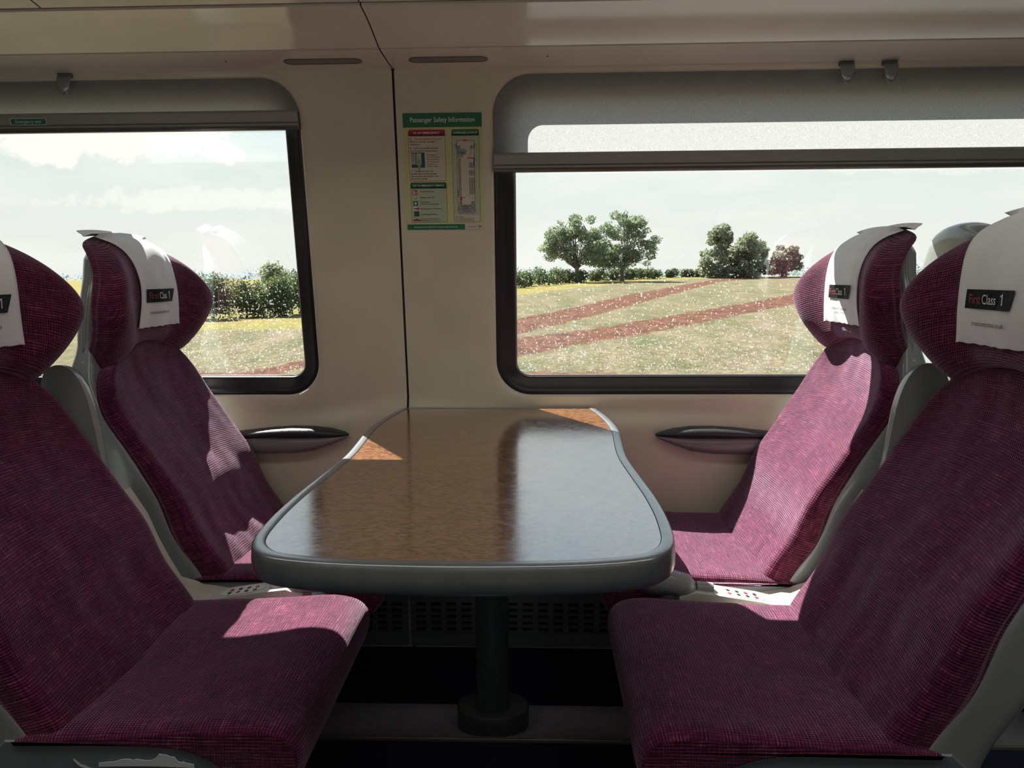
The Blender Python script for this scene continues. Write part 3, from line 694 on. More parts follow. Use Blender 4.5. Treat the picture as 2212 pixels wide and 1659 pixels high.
def build_seat(label, group, seed=0, flange=0, cover=False):
    t = empty('train_seat', (0, 0, 0)); tag(t, label, 'seat', group)
    # seat cushion --------------------------------------------------
    top = smooth_tab([(.0, .0), (.1, .1), (1, 1)])
    prof = [(.330, .345), (.292, .342), (.262, .360), (.249, .390), (.246, .415), (.252, .437), (.268, .452), (.292, .460), (.33, .463), (.40, .459), (.48, .453), (.56, .450), (.62, .449), (.665, .445), (.690, .436), (.69, .422), (.60, .422), (.50, .422), (.44, .420), (.40, .408), (.365, .385)]
    n = len(prof)
    sm = []   # chaikin smoothing
    for i in range(n):
        a, b = prof[i], prof[(i+1) % n]; sm += [(a[0]*.75+b[0]*.25, a[1]*.75+b[1]*.25), (a[0]*.25+b[0]*.75, a[1]*.25+b[1]*.75)]
    n = len(sm); cen = (.47, .435)
    nor = []
    for i in range(n):
        a, b = sm[i-1], sm[(i+1) % n]; dx, dz = b[0]-a[0], b[1]-a[1]; l = math.hypot(dx, dz); nor.append((dz/l, -dx/l))   # inward or outward
    # orient inward
    ar = sum(sm[i-1][0]*sm[i][1]-sm[i][0]*sm[i-1][1] for i in range(n))
    if ar < 0: nor = [(-a, -b) for a, b in nor]
    nor = [(-a, -b) for a, b in nor]
    HWc = .232; r = .030; st = []
    for k in range(9):
        a = math.pi/2*k/8; st.append((-HWc+r-r*math.cos(a), r*.34*(1-math.sin(a))))
    mid = [(-HWc+r+(2*HWc-2*r)*i/26, 0) for i in range(1, 26)]
    stations = st+mid+[(-a, b) for a, b in reversed(st)]
    arc = [0]
    for i in range(1, n): arc.append(arc[-1]+math.hypot(sm[i][0]-sm[i-1][0], sm[i][1]-sm[i-1][1]))
    V = []; uv = []
    for y, ins in stations:
        for i, (s, z) in enumerate(sm):
            fs, fz = s+nor[i][0]*ins, z+nor[i][1]*ins
            if z > .44:
                dish = .006*(1-min(1, abs(y)/.2)**2)*max(0, min(1, (s-.30)/.1))
                fz -= dish
                fz += .0035*mnoise.noise(Vector((s*7+seed*3, y*9, 2.3)))+.0016*mnoise.noise(Vector((s*19+seed, y*17, 7)))
            V.append((fs-SO, y, fz)); uv.append((y+seed*.31, arc[i]+seed*.17))
    K = len(stations); F = []
    for j in range(K-1):
        for i in range(n): F.append((j*n+i, j*n+(i+1) % n, (j+1)*n+(i+1) % n, (j+1)*n+i))
    b0 = len(V)
    F.append(tuple(range(n))[::-1]); F.append(tuple((K-1)*n+i for i in range(n)))
    o = mesh('seat_cushion', V, F, M_fab, t, True, uv=uv, auto=60)
    # separate uv for the flat side caps
    me = o.data; l = me.uv_layers[0]
    for p in me.polygons[-2:]:
        for li in p.loop_indices: v = me.vertices[me.loops[li].vertex_index].co; l.data[li].uv = (v.x, v.z)
    # backrest ---------------------------------------------------------
    def bf(u, v):
        z = .405+(.985-.028*u*u-.405)*v; w = lerp(hw_back, v)
        hollow = .020*(1-abs(u)**2.4)*min(1, v/.2)*min(1, (1-v)/.12)
        lum = -.012*math.exp(-((z-.60)/.10)**2)*(1-u*u)
        fold = .006*math.exp(-((z-(.56+.10*u))/.028)**2)*(1-u*u) if False else 0
        return back_s(z)+hollow+lum-SO, u*w, z
    pad('backrest', bf, lambda v: lerp(hw_back, v), .66, lambda u, v: .082-.036*min(1, v/.55)+.02*(1-abs(u)**2), .022, M_fab, t, back=(1, 0, -.28), wrinkle=.0062, seed=seed, rb=.012)
    # headrest -------------------------------------------------------------
    def hf(u, v): s, y, z = head_pt(u, v); return s-SO, y, z
    pad('headrest', hf, lambda v: lerp(hw_head, v), .29, lambda u, v: .112-.045*v+.010*(1-abs(u))-.030*(1-v), .026, M_fab, t, back=(1, 0, .06), wrinkle=.0015, seed=seed+5, rb=.02)
    # shell ----------------------------------------------------------------------
    hw_shell = smooth_tab([(0, .224), (.3, .226), (.55, .226), (.66, .215), (.73, .195), (.80, .178), (.90, .150), (1, .105)])
    if cover: hw_shell = smooth_tab([(0, .224), (.3, .226), (.55, .226), (.66, .222), (.75, .225), (.85, .215), (.93, .175), (1, .115)])
    def sf(u, v):
        z = .30+((1.238 if cover else 1.203)-.02*u*u-.30)*v
        if z < .90: s = back_s(max(z, .42))+.052-.012*max(0, min(1, (z-.5)/.3))
        else:
            k = min(1, (z-.90)/.10); s = (back_s(.90)+.040)*(1-k)+.905*k
            s += max(0, z-1.12)*.18
        if z < .42: s -= (.42-z)*.15
        s += 0
        return s-SO, u*lerp(hw_shell, v), z
    pad('back_shell', sf, lambda v: lerp(hw_shell, v), .98, lambda u, v: (.105 if v < .55 else .105-.065*min(1, (v-.55)/.2))+.015*(1-abs(u)**2), .014, M_shell, t, back=(1, 0, -.1), rb=.03, nu=26, nv=40)
    # moulded flange beside the console, near seats only
    if flange:
        pr = [(.74, .50), (.770, .62), (.787, .70), (.797, .76), (.804, .82), (.811, .87), (.824, .912), (.842, .938), (.865, .948), (.895, .938), (.91, .90), (.915, .70), (.90, .50), (.86, .42), (.74, .42)]
        for _ in range(1):
            pr = [q for i in range(len(pr)) for q in ((pr[i][0]*.75+pr[(i+1) % len(pr)][0]*.25, pr[i][1]*.75+pr[(i+1) % len(pr)][1]*.25), (pr[i][0]*.25+pr[(i+1) % len(pr)][0]*.75, pr[i][1]*.25+pr[(i+1) % len(pr)][1]*.75))]
        cx, cz = .845, .70; V = []; k = len(pr); st_ = [(.226, 1), (.234, 1), (.242, .985), (.250, .95), (.256, .88), (.259, .75), (.2605, .5)]
        for yy, q in st_:
            for s_, z_ in pr: V.append((cx+(s_-cx)*q-SO, flange*yy, cz+(z_-cz)*(1-(1-q)*.45)))
        F = [(j*k+i, j*k+(i+1) % k, (j+1)*k+(i+1) % k, (j+1)*k+i) for j in range(len(st_)-1) for i in range(k)]
        F += [tuple(range(k))[::-1], tuple((len(st_)-1)*k+i for i in range(k))]
        mesh('side_flange', V, F, M_shell, t, True, auto=60)
        mb = MB(); z = .775; s_ = .812
        mb.tube([(s_-SO, flange*.2545, z), (s_-SO, flange*.2590, z)], [.0056, .005], 14); mb.tube([(s_-SO, flange*.2588, z), (s_-SO, flange*.2597, z)], .0018, 8, 1)
        mb.build('shell_screw', [M_grey, M_blackp], t, True, auto=30)
    # base pan under the cushion -------------------------------------------------------
    P_ = [(.355, .380), (.385, .405), (.41, .424), (.45, .434), (.70, .434), (.725, .41), (.715, .30), (.70, .12), (.66, .05), (.60, .0), (.46, .0), (.43, .05), (.41, .20), (.36, .30), (.335, .35)]
    mb = MB(); ys = [-.228, -.224, .224, .228]; ins = [.006, 0, 0, .006]; V = []
    cx, cz = .56, .22
    for y, q in zip(ys, ins):
        for s, z in P_: V.append((s+(cx-s)*q*3-SO, y, max(0, z+(cz-z)*q*2) if z > 0 else 0))
    k = len(P_); F = []
    for j in range(3):
        for i in range(k): F.append((j*k+i, j*k+(i+1) % k, (j+1)*k+(i+1) % k, (j+1)*k+i))
    F += [tuple(range(k))[::-1], tuple(3*k+i for i in range(k))]
    mesh('seat_base', V, F, M_base, t, True, auto=25)
    # kick recess rim on the flank
    for sg_ in (-1, 1):
        mb = MB()
        pts = [(.425-SO, sg_*.2285, .405), (.44-SO, sg_*.2292, .392), (.47-SO, sg_*.2296, .383), (.52-SO, sg_*.2296, .380), (.56-SO, sg_*.2296, .385), (.585-SO, sg_*.2292, .396), (.595-SO, sg_*.2285, .406)]
        mb.tube(pts, [.001, .0025, .0032, .0034, .0032, .0025, .001], 6)
        mb.build('recess_rim', M_shell, t, True)
    # antimacassar: own thing rests on the headrest; returned separately
    return t
def build_cloth(label, group, seed):
    t = empty('antimacassar', (0, 0, 0)); tag(t, label, 'headrest cover', group)
    path = []   # arc from behind, over the top, down the front
    zt = 1.222
    for b in ((.960, 1.234), (.956, 1.230), (.951, 1.2275)): path.append(b)
    zs = [1.228-.226*i/34 for i in range(35)]
    top_front = [(.945, 1.221), (.925, 1.2275), (.907, 1.2268)]
    path = path+top_front
    nY = 25; V = []; uvs = []
    HW = .096
    rows = []
    for b in path: rows.append(('p', b))
    z = 1.218
    while z > 1.001: rows.append(('f', z)); z -= .0062
    rows.append(('f', 1.0))
    def place(y, row):
        if row[0] == 'p':
            s, zz = row[1]; return s, zz-.55*y*y*1.2
        z_ = row[1]-.45*y*y*max(0, (row[1]-1.12)/.1)
        s = head_front(y*.93, z_)
        v = (z_-.962)/.26
        top = .026-math.sqrt(max(0, .026**2-max(0, .026-(1.222-.03*(y/.15)**2-z_))**2)) if z_ > 1.19 else 0
        s += top*.75
        loose = .0045+.0025*math.sin(y*60+seed)*max(0, (1.2-row[1])/.2)+.0045*mnoise.noise(Vector((y*24+seed*2, row[1]*9, 1)))
        return s-max(.0025, loose+.001), z_
    for ri, row in enumerate(rows):
        for j in range(nY):
            y = -HW+2*HW*j/(nY-1)
            skew = .006*math.sin(seed*1.7)*(1 if row[0] == 'f' else 0)*max(0, (1.2-row[1]) if row[0] == 'f' else 0)*4
            s, zz = place(y, row)
            if ri == len(rows)-1: zz += .0012*math.sin(y*210+seed)
            V.append((s-SO, y*(1+.10*math.cos(ri*.12))+skew, zz)); uvs.append((y, ri*.0062))
    F = [(r*nY+j, r*nY+j+1, (r+1)*nY+j+1, (r+1)*nY+j) for r in range(len(rows)-1) for j in range(nY-1)]
    o = mesh('cloth', V, F, M_cloth, t, True, uv=uvs); md = o.modifiers.new('thick', 'SOLIDIFY'); md.thickness = .0016; md.offset = 0
    # lookup for prints on the cloth
    def onto(mb, P2, F2, k, d):
        """P2: viewer-right x, height z"""
        out = []
        for x, zz in P2:
            y = -x
            s, z2 = place(y/(1.10), ('f', zz)); out.append((s-SO-d, y, zz))
        mb.add(out, [tuple(f) for f in F2], k)
    def grid(x0, x1, z0, z1, sl0, sl1, n=10, m_=4):
        P2 = []; F2 = []
        for j in range(m_+1):
            v = j/m_
            for i in range(n+1):
                xa = x0+sl0*v; xb = x1+sl1*v; P2.append((xa+(xb-xa)*i/n, z0+(z1-z0)*v))
        for j in range(m_):
            for i in range(n): a = j*(n+1)+i; F2.append((a, a+1, a+n+2, a+n+1))
        return P2, F2
    mats_ = [M_boxprint, M_slash, M_redtext, M_whitep, M_blackp]
    mb = MB(); P2, F2 = grid(-.064, .055, 1.060, 1.092, .004, .011); onto(mb, P2, F2, 0, .0036)
    P2, F2 = grid(.026, .055, 1.060, 1.092, .011, .011, 4); onto(mb, P2, F2, 1, .0042)
    mb.build('printed_badge', mats_, o)
    mb = MB()
    V2, F2 = text_mesh('First', .0225, 'LEFT', 0, 0, .86); onto(mb, [(a-.053, b+1.0685) for a, b in V2], F2, 2, .0050)
    V2, F2 = text_mesh('Class', .0225, 'LEFT', 0, 0, .80); onto(mb, [(a-.015, b+1.0685) for a, b in V2], F2, 3, .0050)
    onto(mb, [(.0385, 1.068), (.0410, 1.068), (.0410, 1.0855), (.0388, 1.0855), (.0345, 1.0825), (.0345, 1.0805), (.0385, 1.0828)], [(0, 1, 2, 3, 6), (3, 4, 5, 6)], 3, .0052)
    mb.build('class_lettering', mats_, o); mb = MB()
    V2, F2 = text_mesh('crosscountrytrains.co.uk', .0108, 'CENTER', .02, .25, .84); onto(mb, [(a-.004, b+1.032) for a, b in V2], F2, 4, .0038)
    mb.build('web_address_lettering', mats_, o)
    return t
YN, YF = 1.195, 1.775
G = 'plum train seats round the table'
G2 = 'white headrest covers on the train seats'
specs = [('plum corded seat nearest the camera on the left of the table', YN, -1, 1), ('plum corded seat by the window on the left of the table', YF, -1, 2),
         ('plum corded seat nearest the camera on the right of the table', YN, 1, 3), ('sunlit plum corded seat by the window on the right of the table', YF, 1, 4)]
cl = ['white headrest cover cut by the left photo edge, on the near left seat', 'white headrest cover on the window seat left of the table', 'white headrest cover on the near right seat at the photo edge', 'white headrest cover half in sun on the window seat right of the table']
def place(t, y, side, s=SO):
    t.location = (XC+side*s, y, 0); t.rotation_euler = (0, 0, 0 if side > 0 else math.pi)
for (lab, y, side, sd_), cb in zip(specs, cl):
    t = build_seat(lab, G, sd_, (side if y == YN else 0)); place(t, y, side)
    k = build_cloth(cb, G2, sd_); place(k, y, side)
# seats of the next bays, back to back with these, only their head ends show
t = build_seat('back of the grey-shelled seat of the next bay behind the right window seat', 'seats of the neighbouring bays', 6, cover=True)
t.location = (XC+2*1.03-.45, YF, 0); t.rotation_euler = (0, 0, math.pi); del t['group']
# centre consoles between each pair of seats
def console(side, label, sd_):
    y0, y1 = YN+.236, YF-.236; yc = (y0+y1)/2
    t = empty('centre_console', (XC+side*SO, yc, 0), 0 if side > 0 else math.pi); tag(t, label, 'console', 'consoles between the paired seats')
    h = (y1-y0)/2
    # cream tray sweeping up behind
    pr = [(.47, .30), (.475, .395), (.50, .412), (.60, .415), (.66, .424), (.70, .452), (.725, .50), (.745, .545), (.765, .60), (.80, .66), (.83, .66), (.83, .30)]
    V = []; k = len(pr)
    for sy in (-1, 1):
        for s, z in pr: V.append((s-SO, sy*(h+.012 if s < .685 else h-.016), z))
    F = [(i, (i+1) % k, k+(i+1) % k, k+i) for i in range(k)]+[tuple(range(k))[::-1], tuple(range(k, 2*k))]
    o = mesh('tray', V, F, M_cream_tray, t, True, auto=40)
    # audio panel with printed icons
    mb = MB(); A = [(.405, .440), (.44, .452), (.49, .446), (.58, .432), (.62, .422), (.62, .405), (.40, .405)]
    V = []; k = len(A); hh = .028
    for y in (-hh, hh):
        for s, z in A: V.append((s-SO, y, z))
    F = [(i, (i+1) % k, k+(i+1) % k, k+i) for i in range(k)]+[tuple(range(k))[::-1], tuple(range(k, 2*k))]
    ap = mesh('audio_panel', V, F, M_cream_tray, t, True, auto=35)
    stp = MB(); pts = []
    for i in range(20):
        a = 2*math.pi*i/20; s = .545+.052*math.cos(a); y = .021*math.sin(a)
        pts.append((s-SO, y, lerp([(.40, .440), (.44, .452), (.49, .446), (.58, .432), (.62, .422)], s)+.0008))
    stp.add(pts, [tuple(range(20))]); stk = stp.build('control_sticker', M_white, ap)
    ic = MB()
    for i in range(4):
        for j in (0, 1):
            s = .515+i*.019; y = (-.008, .008)[j]; z = lerp([(.40, .440), (.44, .452), (.49, .446), (.58, .432), (.62, .422)], s)+.0014
            ic.add([(s+.0048*math.cos(a)-SO, y+.0048*math.sin(a), z+(-.0048*math.cos(a))*.27) for a in [q*math.pi/4 for q in range(8)]], [tuple(range(8))], 1 if (i+j) % 3 == 0 else 0)
    ic.build('control_icons', [M_blackp, M_red], stk)
    # socket barrel and its dark holes
    mb = MB(); mb.tube([(.445-SO, 0, .452), (.480-SO, 0, .450)], [.014, .013], 20); bb = mb.build('socket_barrel', M_grey, ap, True, auto=40)
    mb = MB()
    for a in (0, 2.1, 4.2): mb.tube([(.479-SO, .006*math.cos(a), .450+.006*math.sin(a)), (.4812-SO, .006*math.cos(a), .450+.006*math.sin(a))], .0026, 10)
    mb.build('socket_holes', M_blackp, bb)
    # rounded armrest stub
    mb = MB(); mb.tube([(.33-SO, 0, .452), (.345-SO, 0, .462), (.38-SO, 0, .466), (.42-SO, 0, .458), (.44-SO, 0, .44)], [.012, .024, .029, .026, .016], 18)
    mb.build('armrest_stub', M_grey, t, True)
    mb = MB(); mb.box(.46-SO, .80-SO, -h+.006, h-.006, 0, .305); mb.build('plinth', M_base, t, bevel=.006)
console(-1, 'console with a control sticker between the two left seats', 1)
console(1, 'cream sunlit console with a control sticker between the two right seats', 2)
# worn, peeling patch on the near left seat's base
mb = MB(); rn = random.Random(4)
top_ = []; bot = []
for i in range(26):
    x = -.655+.145*i/25; t_ = i/25
    bot.append((x, YN-.2310, .402-.0065+.002*math.sin(t_*3)))
    top_.append((x, YN-.2310, .4015+.010*math.sin(math.pi*t_)*(.5+.5*rn.random())+(.008 if .62 < t_ < .82 else 0)))
V = bot+top_; mb.add(V, [(i, i+1, 27+i, 26+i) for i in range(25)])
pp = mb.build('torn_paper_strip', mat('pale_torn_paper', (.62, .68, .72), .7), None); md = pp.modifiers.new('s', 'SOLIDIFY'); md.thickness = .0012
tag(pp, 'torn pale strip peeling on the base of the near left seat', 'torn strip')

# ------------------------------------------------------------------ wall armrests
def wall_arm(side, label):
    t = empty('wall_armrest', (XC+side*.60, 2.035, .66), 0 if side > 0 else math.pi)
    tag(t, label, 'armrest', 'armrests on the window wall')
    sgn_ = 1 if side > 0 else -1
    def loft(name, tab, m, off):
        V = []; n = 16
        for s, zc, hz, hy in tab:
            for j in range(n):
                a = 2*math.pi*j/n; c, q = math.cos(a), math.sin(a)
                V.append((s-.60, sgn_*(0+hy*c*(abs(c)**-.25 if abs(c) > .01 else 1)+off), zc-.66+hz*q))
        F = []
        for i in range(len(tab)-1):
            for j in range(n): F.append((i*n+j, i*n+(j+1) % n, (i+1)*n+(j+1) % n, (i+1)*n+j))
        F += [tuple(range(n))[::-1], tuple((len(tab)-1)*n+j for j in range(n))]
        return mesh(name, V, F, m, t, True)
    loft('armrest_body', [(.443, .6635, .002, .006), (.455, .660, .006, .016), (.49, .652, .013, .024), (.54, .6425, .0225, .030), (.60, .6385, .0265, .033), (.66, .6385, .028, .034), (.72, .6395, .0285, .034), (.80, .6395, .028, .032), (.86, .640, .02, .02)], M_armbody, -.002)
    loft('armrest_pad', [(.441, .667, .0015, .006), (.455, .669, .005, .018), (.49, .673, .011, .028), (.54, .6755, .0145, .034), (.60, .676, .0150, .036), (.66, .674, .0135, .036), (.72, .670, .0110, .033), (.80, .665, .007, .028), (.86, .664, .004, .02)], M_pad, -.004)
wall_arm(-1, 'black padded wall armrest left of the table under the window')
wall_arm(1, 'black padded wall armrest right of the table beside the sunlit seat')

# ------------------------------------------------------------------ table
def table():
    TX = -.108
    t = empty('table', (TX, 1.67, 0)); tag(t, 'wavy-sided table with brown laminate top and grey rim', 'table')
    tab = [(2.056, .280), (1.99, .293), (1.90, .306), (1.80, .3135), (1.715, .313), (1.62, .307), (1.52, .302), (1.44, .303), (1.32, .310), (1.22, .316), (1.12, .3175), (1.04, .3135), (1.0, .308), (.972, .298), (.95, .282), (.934, .262), (.921, .225), (.911, .170), (.905, .10), (.902, .0)]
    half = []
    def cr(p0, p1, p2, p3, t_): return tuple(.5*((2*b)+(-a+c)*t_+(2*a-5*b+4*c-d)*t_*t_+(-a+3*b-3*c+d)*t_**3) for a, b, c, d in zip(p0, p1, p2, p3))
    pts = [(y, x) for y, x in tab]; ext = [pts[0]]+pts+[(.905, -.10)]
    for i in range(1, len(ext)-2):
        for k in range(5): half.append(cr(ext[i-1], ext[i], ext[i+1], ext[i+2], k/5))
    half.append((.902, 0.0))
    half = [(a, b) for a, b in half]
    loop = [(x, y) for y, x in half]+[(-x, y) for y, x in reversed(half[:-1])]
    n = len(loop)
    def offs(d):
        out = []
        for i in range(n):
            a, b = loop[max(i-1, 0)], loop[min(i+1, n-1)]; p = loop[i]
            tx, ty = b[0]-a[0], b[1]-a[1]; l = math.hypot(tx, ty); nx, ny = -ty/l, tx/l
            if nx*(0-p[0])+ny*(1.5-p[1]) < 0: nx, ny = -nx, -ny
            out.append((p[0]+nx*d, p[1]+ny*d))
        return out
    def ring(d, z, yb=2.056):
        o = offs(d); o[0] = (o[0][0], min(yb, o[0][1]) if d == 0 else yb); o[-1] = (o[-1][0], yb if d else min(yb, o[-1][1]))
        return [(x, min(y, yb)-1.67, z) for x, y in o]
    # laminate surface, recessed in a groove
    ia = ring(.0205, .7394, 2.050); mesh('laminate_top', ia, [tuple(range(n))], M_lam, t, False)
    gr = MB(); a = ring(.0188, .7386, 2.052); b = ring(.0208, .7386, 2.0495)
    gr.add(a+b, [(i, (i+1) % n, n+(i+1) % n, n+i) for i in range(n)]); gr.build('groove', M_blackp, t)
    spec = [(.0208, .732, 2.050), (.0192, .7402, 2.0515), (.0175, .7410, 2.053), (.009, .7406, 2.056), (.0045, .7398, 2.056), (.002, .7382, 2.056), (.0004, .7355, 2.056), (-.0006, .731, 2.056), (-.001, .718, 2.056), (-.0006, .706, 2.056), (.001, .700, 2.056), (.006, .6965, 2.056), (.03, .695, 2.05), (.06, .697, 2.03)]
    spec[:8] = [(.0208, .732, 2.050), (.0192, .7402, 2.0515), (.0175, .7410, 2.053), (.009, .7408, 2.056), (.0045, .7404, 2.056), (.0022, .7392, 2.056), (.0006, .7365, 2.056), (0, .731, 2.056)]
    V = [v for d, z, yb in spec for v in ring(d, z, yb)]; F = []
    for k in range(len(spec)-1):
        for i in range(n): F.append((k*n+i, k*n+(i+1) % n, (k+1)*n+(i+1) % n, (k+1)*n+i))
    F.append(tuple((len(spec)-1)*n+i for i in range(n))[::-1])
    rim = mesh('rim', V, F, M_rim, t, True, auto=45)
    # oval column and its foot collar
    def oval(hx, hy, z, n=40): return [(math.copysign(abs(math.cos(a))**.8, math.cos(a))*hx, math.copysign(abs(math.sin(a))**.8, math.sin(a))*hy, z) for a in [2*math.pi*i/n for i in range(n)]]
    def stack(name, spec, m):
        V = [v for hx, hy, z in spec for v in oval(hx, hy, z)]; F = []
        for k in range(len(spec)-1):
            for i in range(40): F.append((k*40+i, k*40+(i+1) % 40, (k+1)*40+(i+1) % 40, (k+1)*40+i))
        F += [tuple(range(40))[::-1], tuple((len(spec)-1)*40+i for i in range(40))]
        return mesh(name, V, F, m, t, True, auto=40)
    stack('column', [(.0415, .040, .045), (.0405, .038, .30), (.0405, .038, .70)], M_column)
    stack('foot_collar', [(.0885, .058, .006), (.0895, .059, .010), (.0895, .059, .050), (.087, .0565, .0545), (.083, .0525, .056)], M_column)
    # support bracket under the top
    mb = MB(); mb.box(-.13, .13, -.20, .24, .672, .698); mb.build('under_bracket', M_column, t, bevel=.006)
table()

# ------------------------------------------------------------------ floor and heater
mb = MB(); mb.box(-3.2, 3.2, -.66, 1.606, -.03, .0); mb.box(-3.2, 3.2, 1.745, 2.2, -.03, 0)
tag(mb.build('floor', M_carpet), kind='structure')
mb = MB(); mb.box(-3.2, 3.2, 1.606, 1.745, -.03, .006); tag(mb.build('trim_3', M_strip), kind='structure')
mb = MB(); mb.box(-3.2, 3.2, 1.6, 1.606, -.03, .0085); tag(mb.build('trim_4', M_edge, bevel=.001), kind='structure')
def heater(x0, x1, label):
    t = empty('heater_panel', ((x0+x1)/2, 2.05, .0)); tag(t, label, 'heater panel', 'perforated heater panels along the wall foot')
    ox = t.location.x
    mb = MB(); y = -.012
    mb.box(x0-ox, x1-ox, y, .0, .010, .050)       # lower plain band
    mb.box(x0-ox, x1-ox, y, .0, .150, .240)       # upper plain band
    rows = 5; pitch = .020
    for r in range(rows):
        z0 = .050+r*pitch; mb.box(x0-ox, x1-ox, y, 0, z0, z0+.0085); mb.box(x0-ox, x1-ox, y-.0035, y+.0005, z0+.0055, z0+.0085)
        x = x0
        k = 0
        while x < x1-.002:
            w = .022; mb.box(x-ox, min(x+.016, x1)-ox, y+.001, 0, z0+.0085, z0+.020); x += .046 if k % 1 == 0 else .03; k += 1
    mb.build('slatted_grille', M_heater, t)
    mb = MB(); mb.box(x0-ox+.002, x1-ox-.002, -.0008, .0002, .012, .238); mb.build('void_backing', M_black_gap, t)
heater(-1.6, SEAM_X-.014, 'dark perforated heater panel left of the vertical gap under the table')
heater(SEAM_X-.006, 1.5, 'long dark perforated heater panel behind the table column')
# opposite side of the saloon, behind the camera
def far_side():
    mb = MB(); y = -.66
    mb.box(-3.2, 3.2, y-.05, y, 0, 1.28); mb.box(-3.2, 3.2, y-.05, y, 1.60, 2.11)
    for a, b in ((-3.2, -2.5), (-.75, -.3), (1.45, 1.9), (3.1, 3.2)): mb.box(a, b, y-.05, y, 1.28, 1.60)
    tag(mb.build('wall_opposite', M_wall), kind='structure')
    mb = MB()
    for x in (-3.22, 3.2): mb.box(x, x+.02, -.7, 2.2, 0, 2.12)
    tag(mb.build('wall_end', M_wall), kind='structure')
    for i, (a, b) in enumerate(((-2.5, -.75), (-.3, 1.45), (1.9, 3.1))):
        tag(mesh('window_%d' % (i+3), [(a, y-.03, 1.28), (b, y-.03, 1.28), (b, y-.03, 1.60), (a, y-.03, 1.60)], [(0, 1, 2, 3)], M_glass, None, False), kind='structure')
far_side()
mb = MB(); mb.box(-3.3, 3.3, -.75, 2.25, 2.13, 2.16); tag(mb.build('ceiling_roof', M_greyd), kind='structure')
mb = MB(); mb.box(-2.4, 2.4, .38, .72, 2.092, 2.11); lum = mb.build('ceiling_fill_casing', mat('fill_casing_white', (.8, .8, .8), .4)); tag(lum, 'long white casing of the added fill light above the aisle, out of view', 'light')  # unseen casing added to go with the interior fill light

